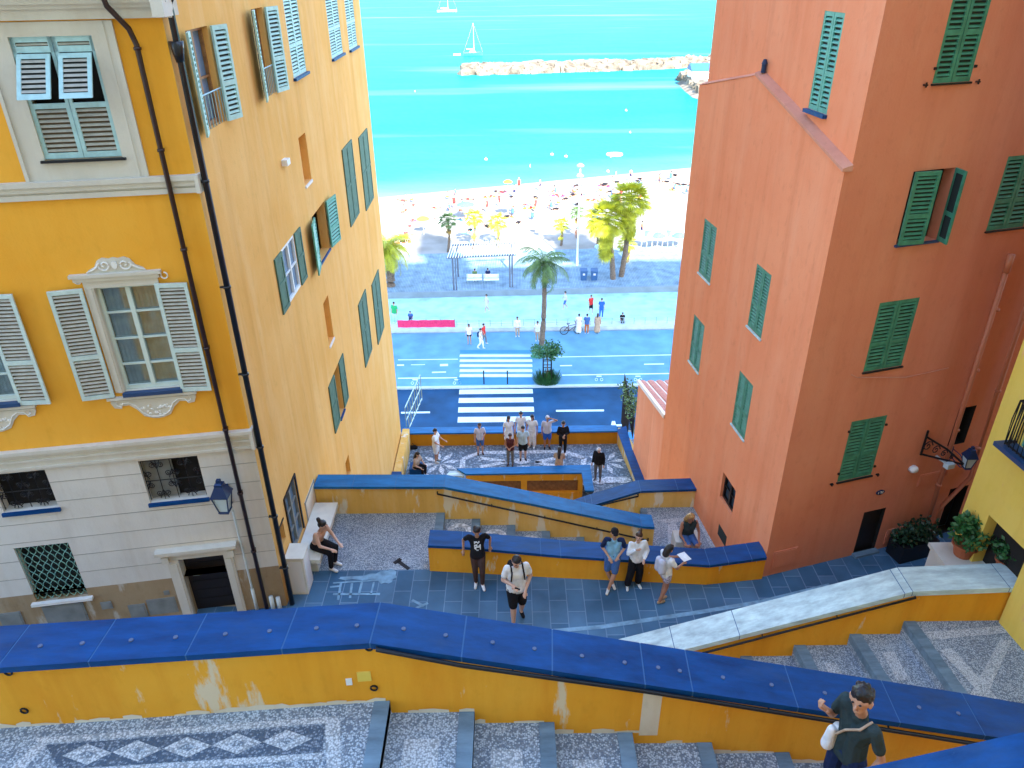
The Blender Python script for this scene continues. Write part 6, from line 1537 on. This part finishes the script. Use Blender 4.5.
def palm(label, base, ctop, trunk_r, kind, n, L, rnd, green='palm_sunny', skirt=0, name='palm_tree', leaf=.55, group=None):
    t = thing(name, label, 'palm tree', tuple(base), 0, group); mb = MB(); b = Vector(base); c = Vector(ctop); pts = []; rr = []
    for i in range(15):
        f = i/14; pts.append(b.lerp(c, f)+Vector((.12*math.sin(f*3), 0, 0))); rr.append(trunk_r*(1.35-.45*f)*(1.08 if i % 2 else .95))
    pts[-1] = c; mb.tube(pts, rr, 0, 9); mb.build('trunk', 'trunk', t)
    mb = MB()
    for k in range(n):
        az = k*2.399+rnd.uniform(-.2, .2); el = R_(75-115*(k/n))+rnd.uniform(-.1, .1)
        if kind == 'feather': frond(mb, c, az, el, L*rnd.uniform(.75, 1.15), R_(rnd.uniform(80, 125)), leaf, 30, rnd, wid=.028)
        else: fan(mb, c+Vector((0, 0, .1)), az, el, L*rnd.uniform(.4, .62), L*.40*rnd.uniform(.85, 1.1), rnd)
    mb.build('crown', green, t, recalc=False)
    if skirt:
        mb = MB()
        for k in range(skirt):
            az = k*2.399; f = rnd.random(); h = c+Vector((0, 0, -f*L*1.1)); fan(mb, h, az, R_(-50-25*rnd.random()), L*.24, L*.34, rnd)
        mb.build('skirt', 'palm_dry' if green == 'palm_green' else green, t, recalc=False)
    return t
rnd = random.Random(77)
def up_at(base, v): p = Y(512, v, base.y); return Vector((base.x, base.y, p.z))
b = at(541.5, 345, GRD+.12); palm('tall green feather palm with drooping fronds in the shade beside the pavement', b, up_at(b, 264)+Vector((.1, 0, 0)), .16, 'feather', 27, 2.5, rnd, 'palm_green', leaf=.62)
b = at(613, 279, DK); palm('sunlit fan palm with dense hanging skirt, the shorter of the tall pair', b, Vector((Y(607, 222, b.y).x, b.y, Y(607, 222, b.y).z)), .19, 'fan', 60, 2.3, rnd, skirt=60)
b = at(620, 278, DK); palm('sunlit fan palm with high crown, the taller of the pair', b+Vector((.15, .4, 0)), Vector((Y(631, 203, b.y).x, b.y+.4, Y(631, 203, b.y).z)), .19, 'fan', 60, 2.3, rnd, skirt=36)
b = at(606, 262, DK); palm('low sunlit palm just right of the tall pair\'s trunks', b+Vector((1.9, 0, 0)), up_at(b+Vector((1.9, 0, 0)), 247), .2, 'fan', 26, 1.3, rnd, skirt=10)
b = at(391, 289, DK-.3); palm('sunlit date palm partly hidden by the corner of the yellow house', b, up_at(b, 247)+Vector((-.1, 0, 0)), .3, 'feather', 44, 2.9, rnd, leaf=.7)
for (u, v, uc, vc, lab, col, L) in ((448, 252, 448, 222, 'slim dark green palm left of the pergola', 'palm_green', 1.1), (473, 249, 474, 219.5, 'small sunlit palm behind the pergola, the left one', 'palm_sunny', 1.15), (497.5, 248, 497, 224, 'small sunlit palm behind the pergola, the right one', 'palm_sunny', 1.15), (561, 246, 561, 226, 'small sunlit palm on the beach left of the lamp post', 'palm_sunny', .95), (577, 238, 577, 214, 'small palm with pale crown right behind the lamp post', 'palm_green', .9), (596.5, 250, 596.5, 225, 'slim palm with small dark crown left of the tall pair', 'palm_green', .8)):
    x = at(u, v, -26.1); b = Vector((x.x, x.y, bz(x.x, x.y) if x.y > 73.5 else DK)); palm(lab, b, Vector((Y(uc, vc, b.y).x, b.y, Y(uc, vc, b.y).z)), .10, 'fan', 26, L*1.15, rnd, col, skirt=6)

# ================================================================= BEACH CROWD, SWIMMERS, BOATS, MOLE
rnd = random.Random(12)
LIE = dict(pelvis=(0,.0,.12), hiL=(.09,-.02,.11), hiR=(-.09,-.02,.11), chest=(0,.32,.13), neck=(0,.54,.14), head=(0,.68,.16), shL=(.18,.48,.13), shR=(-.18,.48,.13), elL=(.34,.30,.08), wrL=(.38,.05,.06), elR=(-.34,.30,.08), wrR=(-.38,.05,.06), knL=(.12,-.44,.14), anL=(.14,-.86,.08), toL=(.16,-.92,.18), knR=(-.12,-.44,.14), anR=(-.14,-.86,.08), toR=(-.16,-.92,.18), look=(0,0,1))
def proto(pose, skin, top, bottom, hair, label, group, H=1.7): return person(label, (0, 300, -60), 0, H, pose=pose, skin=skin, top=top, sleeve='none', bottom=bottom, leg='mini', shoes=None, hs='short', hair=hair, vox=.05, group=group)
LB, SB, TB = 'sunbather lying on the bright beach', 'bather sitting on the bright beach', 'bather standing on the bright beach'
protos = [(proto(LIE, 'skin_tan', None, 'c_red', 'hair_brown', LB, 'sunbathers lying on the beach'), LB, .42), (proto(LIE, 'skin', 'c_black', 'c_black', 'hair_dark', LB, 'sunbathers lying on the beach'), LB, .4),
          (proto(SIT, 'skin_tan', 'c_jean', 'c_navy', 'hair_dark', SB, 'bathers sitting on the beach'), SB, 0), (proto(SIT, 'skin', None, 'c_orange', 'hair_brown', SB, 'bathers sitting on the beach'), SB, 0),
          (proto(None, 'skin_tan', None, 'c_navy', 'hair_dark', TB, 'bathers standing on the beach'), TB, 0), (proto(None, 'skin', 'c_red', 'c_red', 'hair_blond', TB, 'bathers standing on the beach'), TB, 0)]
used = [False]*len(protos)
def wl(u): return 197-(u-385)*27/305          # water line in the photograph
towel_p = None; ntow = 0
TL_ = ['c_white', 'c_cyan', 'c_orange', 'c_royal', 'c_pink', 'c_yellow', 'c_tan']
for k in range(92):
    while True:
        u = rnd.uniform(395, 690); v = wl(u)+4+abs(rnd.gauss(0, 22))
        if v < 246 and not (500 > u > 440 and v > 236): break
    i = rnd.choices(range(6), (5, 5, 4, 4, 2, 2))[0]; x = at(u, v, -26.4); x = at(u, v, bz(x.x, x.y)); pr, lab, _ = protos[i]; rz = rnd.uniform(0, 2*PI)
    zt_ = bz(x.x, x.y)
    if not used[i]: pr.location = (x.x, x.y, zt_+.02); pr.rotation_euler = (0, 0, rz); used[i] = True
    else: dup(pr, (x.x, x.y, zt_+.02), rz)
    if i < 2 and ntow < 34:
        ntow += 1; m = TL_[ntow % 7]; mb = MB(); mb.wbox(-.45, .45, -1.0, .95, -.0, .03)
        for s_ in range(3): mb.wbox(-.451, .451, -.8+.6*s_, -.7+.6*s_, .001, .032, 1)
        o = mb.build('beach_towel', [m, 'c_white']); o.location = (x.x, x.y, zt_+.005); o.rotation_euler = (0, 0, rz)
        WM[o.name] = Matrix.Identity(4)
        tag(o, {'c_white': 'white', 'c_cyan': 'turquoise', 'c_orange': 'orange', 'c_royal': 'blue', 'c_pink': 'pink', 'c_yellow': 'yellow', 'c_tan': 'tan'}[m]+' striped towel spread under a sunbather on the beach', 'towel', {'c_white': 'white', 'c_cyan': 'turquoise', 'c_orange': 'orange', 'c_royal': 'blue', 'c_pink': 'pink', 'c_yellow': 'yellow', 'c_tan': 'tan'}[m]+' towels on the beach')
# swimmers: heads and shoulders above the water
swim = None
for u, v in ((486, 160), (552, 155), (566, 157), (611, 157), (608, 172), (616, 174), (578, 176), (415, 92), (630, 133), (626, 111), (530, 167)):
    c = at(u, v, SEA)
    if swim is None: swim = person('bather standing chest deep in the turquoise water', (c.x, c.y, SEA-1.15), 0, 1.7, top=None, sleeve='none', bottom='c_navy', leg='mini', shoes=None, vox=.045, group='bathers in the water')
    else: dup(swim, (c.x, c.y, SEA-1.15), rnd.uniform(0, 6))
c = at(610, 157, SEA); t = thing('inflatable', 'small pale inflatable boat floating near the beach right of centre', 'inflatable', (c.x+.8, c.y+1, SEA)); mb = MB()
mb.tube([(1.1*math.cos(a*PI/8), .6*math.sin(a*PI/8), .15) for a in range(17)], .22, 0, 8); mb.build('tube', 'white_paint', t, local=True, smooth=True)
mb = MB(); mb.loft([[(.95*math.cos(a*PI/6), .48*math.sin(a*PI/6), h) for a in range(12)] for h in (.02, .08)]); mb.build('floor', 'c_orange', t, local=True)
def sailboat(label, c, L, mast, rz, hull):
    t = thing('sailboat', label, 'sailboat', tuple(c), rz); mb = MB(); rings = []
    for i in range(9):
        f = i/8; x = (f-.5)*L; w = L*.16*math.sin(PI*min(1, .25+f*.75))**.7*(1 if f < .85 else (1-f)/.15*.8+.05) ; h = .9+.25*f
        rings.append([Vector((x, w*math.cos(a), -.3 if abs(math.sin(a)) > .9 and math.sin(a) < 0 else h*(.5+.5*math.sin(a)) if math.sin(a) < 0 else h)) for a in (0, -PI/4, -PI/2, -3*PI/4, PI)])
    mb.loft(rings); mb.build('hull', hull, t, local=True)
    mb = MB(); mb.loft([[(-.18*L, -.09*L, 1.05), (-.18*L, .09*L, 1.05), (-.14*L, .07*L, 1.5), (-.14*L, -.07*L, 1.5)], [(.16*L, -.07*L, 1.05), (.16*L, .07*L, 1.05), (.10*L, .05*L, 1.45), (.10*L, -.05*L, 1.45)]]); mb.build('cabin', 'hull_white', t, local=True)
    mb = MB(); mb.tube([(.06*L, 0, 1), (.06*L, 0, mast)], [.06, .035], 0, 6); mb.tube([(.06*L, 0, 2.0), (-.32*L, 0, 2.0)], .12, 0, 6)
    for e_ in ((.5*L, 0, 1.1), (-.48*L, 0, 1.0)): mb.tube([(.06*L, 0, mast), e_], .012, 0, 4)
    mb.tube([(.06*L, -.6, mast*.62), (.06*L, .6, mast*.62)], .03, 0, 4); mb.build('mast', 'white_paint', t, local=True)
sailboat('small white sailboat with teal hull anchored beyond the stone mole', at(473, 56, SEA), 6.0, 9.3, R_(5), 'hull_teal')
sailboat('white sailing yacht anchored far out at the top of the bay', at(447, 12, SEA), 11, 15, R_(10), 'hull_white')
t = thing('dinghy', 'tiny pale dinghy trailing left of the teal-hulled sailboat', 'dinghy', tuple(at(457, 55, SEA))); c = at(457, 55, SEA)
mb = MB(); mb.loft([[(x, w*math.cos(a), h*max(0, math.sin(a))-0.1 if math.sin(a) >= 0 else -.1) for a in (0, PI/2, PI)] for x, w, h in ((-1.1, .5, .4), (0, .6, .45), (1.1, .15, .5))]); mb.build('hull', 'hull_white', t, local=True)
# rubble mole
def rockrow(mb, pts, w, h, n, rnd, r=(1.1, 2.2)):
    for k in range(n):
        f = rnd.random(); p = at_poly(pts, f); i = 0
        o_ = rnd.uniform(-1, 1); s_ = rnd.uniform(*r); c = p+Vector((rnd.uniform(-.6, .6), o_*w, (1-abs(o_)**1.5)*h-.3))
        rot = Matrix.Rotation(rnd.uniform(0, 6), 3, 'Z') @ Matrix.Rotation(rnd.uniform(-.5, .5), 3, 'X')
        vs = [c+rot @ Vector((x*s_*rnd.uniform(.7, 1.1)*.55, y*s_*rnd.uniform(.7, 1.1)*.5, z_*s_*rnd.uniform(.7, 1.1)*.4)) for x in (-1, 1) for y in (-1, 1) for z_ in (-1, 1)]
        n0 = len(mb.v); mb.v += vs
        for q in ((0,1,3,2),(4,6,7,5),(0,4,5,1),(2,3,7,6),(0,2,6,4),(1,5,7,3)): mb.f.append(tuple(n0+i_ for i_ in q)); mb.m.append(0)
mb = MB(); rnd = random.Random(3)
ml = [at(466, 72.5, SEA), at(500, 72, SEA), at(560, 70, SEA), at(640, 67.5, SEA), at(720, 64, SEA), at(780, 62, SEA)]
core = []
for p in ml: core.append([p+Vector((0, -5, -.5)), p+Vector((0, 5, -.5)), p+Vector((0, 2.5, 1.3)), p+Vector((0, -2.5, 1.3))])
mb.loft(core); rockrow(mb, ml, 4.8, 1.4, 1300, rnd, (1.2, 2.8))
ml2 = [at(684, 82, SEA), at(692, 90, SEA), at(700, 96, SEA), at(720, 102, SEA)]
core = [[p+Vector((-3, -2, -.5)), p+Vector((14, 3, -.5)), p+Vector((12, 3, 2.2)), p+Vector((2, -1, 2.0))] for p in ml2]
mb.loft(core); rockrow(mb, [p+Vector((1, 0, 0)) for p in ml2], 3, 1.6, 260, rnd); rockrow(mb, [at(684, 82, SEA), at(700, 72, SEA), at(715, 66, SEA)], 4, 1.8, 200, rnd)
tag(mb.build('stone_mole', 'rock', recalc=True), 'long rubble stone mole reaching left across the turquoise bay', 'mole')
t = thing('dark_shed', 'dark blue-roofed shed on the mole next to the salmon house edge', 'shed', tuple(at(703, 80, SEA+1.5))); c = at(704, 79, SEA+1.5)
mb = MB(); mb.wbox(-3, 5, -2, 3, 0, 2.2); mb.build('wall', 'white_paint', t, local=True); mb = MB(); mb.loft([[(x, -2.3, 2.2), (x, 3.3, 2.2), (x, .5, 3.6)] for x in (-3.3, 5.3)]); mb.build('roof', 'bin_blue', t, local=True)
# pigeon on the terrace floor
c = at(413, 449, TER); t = thing('shoulder_bag', 'small dark bag lying on the terrace floor near its back left corner', 'bag', tuple(c)); blob('bag_body', [((-.12, 0, .08), .08, (.14, 0, .08), .08), ((-.1, 0, .12), .06, (.1, 0, .14), .06)], .02, 'c_black', t)
mb = MB(); mb.tube([(-.12, 0, .12), (0, .02, .28), (.12, 0, .12)], .012, 0, 5); mb.build('strap', 'c_black', t, local=True)
# ================================================================= TOWN BEHIND THE CAMERA (casts the afternoon shade)
def block(label, x0, x1, y0, y1, top, roof=2, cat='house', name='townhouse'):
    t = thing(name, label, cat, ((x0+x1)/2, (y0+y1)/2, -12.4), 0)
    f = Fac((x1, y1), (-1, 0), (0, 1)); mb = MB(); holes = []
    n = max(1, int((x1-x0)/3.2))
    for i in range(n):
        for j in range(int((top+4)/3.4)):
            a = (i+.5)*(x1-x0)/n; z = top-2.6-3.4*j
            holes.append((a-.5, a+.5, z-.9, z+.9))
    f.wall(mb, 0, x1-x0, -12.4, top, holes, 0)
    for h in holes: mb.box(f, *h, -.26, -.24, 1)
    for q in (((x0, y1), (x0, y0)), ((x0, y0), (x1, y0)), ((x1, y0), (x1, y1))): mb.face([(*q[0], -12.4), (*q[1], -12.4), (*q[1], top), (*q[0], top)])
    mb.build('wall', ['back_town', 'mint_dark'], t, recalc=False)
    mb = MB(); c = ((x0+x1)/2, (y0+y1)/2, top+roof); q = [(x0-.4, y0-.4, top), (x1+.4, y0-.4, top), (x1+.4, y1+.4, top), (x0-.4, y1+.4, top)]
    for i in range(4): mb.face([q[i], q[(i+1) % 4], c])
    mb.face(q); mb.build('roof', 'roof_tile', t)
block('tall ochre house behind the viewpoint at the left', -34, -14, -22, -12, 34)
block('ochre house behind the viewpoint at the centre left', -13.6, 2, -24, -12, 35.5)
block('tall ochre house straight behind the viewpoint', 2.4, 17.6, -26, -12, 38)
block('broad ochre house behind the viewpoint at the right', 21, 32, -24, -12, 37)
block('ochre house far behind the viewpoint at the right', 35.8, 62, -24, -12, 38)
block('bell tower with windows on each storey behind the viewpoint', 18, 20.6, -18, -13, 45, 5, 'tower', 'bell_tower')
block('broad bell tower with pointed roof behind the viewpoint', 32.4, 35.4, -18, -13, 46, 3, 'tower', 'bell_tower')
# ================================================================= LIGHT, SKY, CAMERA
W = bpy.data.worlds.new('World'); S.world = W; W.use_nodes = True
nt = W.node_tree; sky = nt.nodes.new('ShaderNodeTexSky'); sky.sky_type = 'NISHITA'; sky.sun_disc = False
EL = R_(37); SD = Vector((.30, -1, 0)).normalized()
sky.sun_elevation = EL; sky.sun_rotation = math.atan2(SD.x, SD.y)
sky.air_density = 1.0; sky.dust_density = .6
nt.links.new(sky.outputs['Color'], nt.nodes['Background'].inputs['Color']); nt.nodes['Background'].inputs['Strength'].default_value = .15
sun = bpy.data.lights.new('sun', 'SUN'); sun.energy = 3.2; sun.angle = R_(.5); sun.color = (1, .95, .86)
so = bpy.data.objects.new('sun', sun); COL.objects.link(so)
dirv = -(SD*math.cos(EL)+Vector((0, 0, math.sin(EL)))); so.rotation_euler = dirv.to_track_quat('-Z', 'Y').to_euler()
cam = bpy.data.cameras.new('camera'); co = bpy.data.objects.new('camera', cam); COL.objects.link(co)
cam.sensor_width = 36; cam.lens = FPX*36/1024; cam.clip_end = 9000; cam.clip_start = .1
co.matrix_world = Matrix((( Rt.x, Up.x, -Fw.x, 0), (Rt.y, Up.y, -Fw.y, 0), (Rt.z, Up.z, -Fw.z, 0), (0, 0, 0, 1)))
S.camera = co
S.view_settings.view_transform = 'Standard'; S.view_settings.look = 'None'; S.view_settings.exposure = 2.82; S.view_settings.gamma = 1
S.render.engine = 'CYCLES'
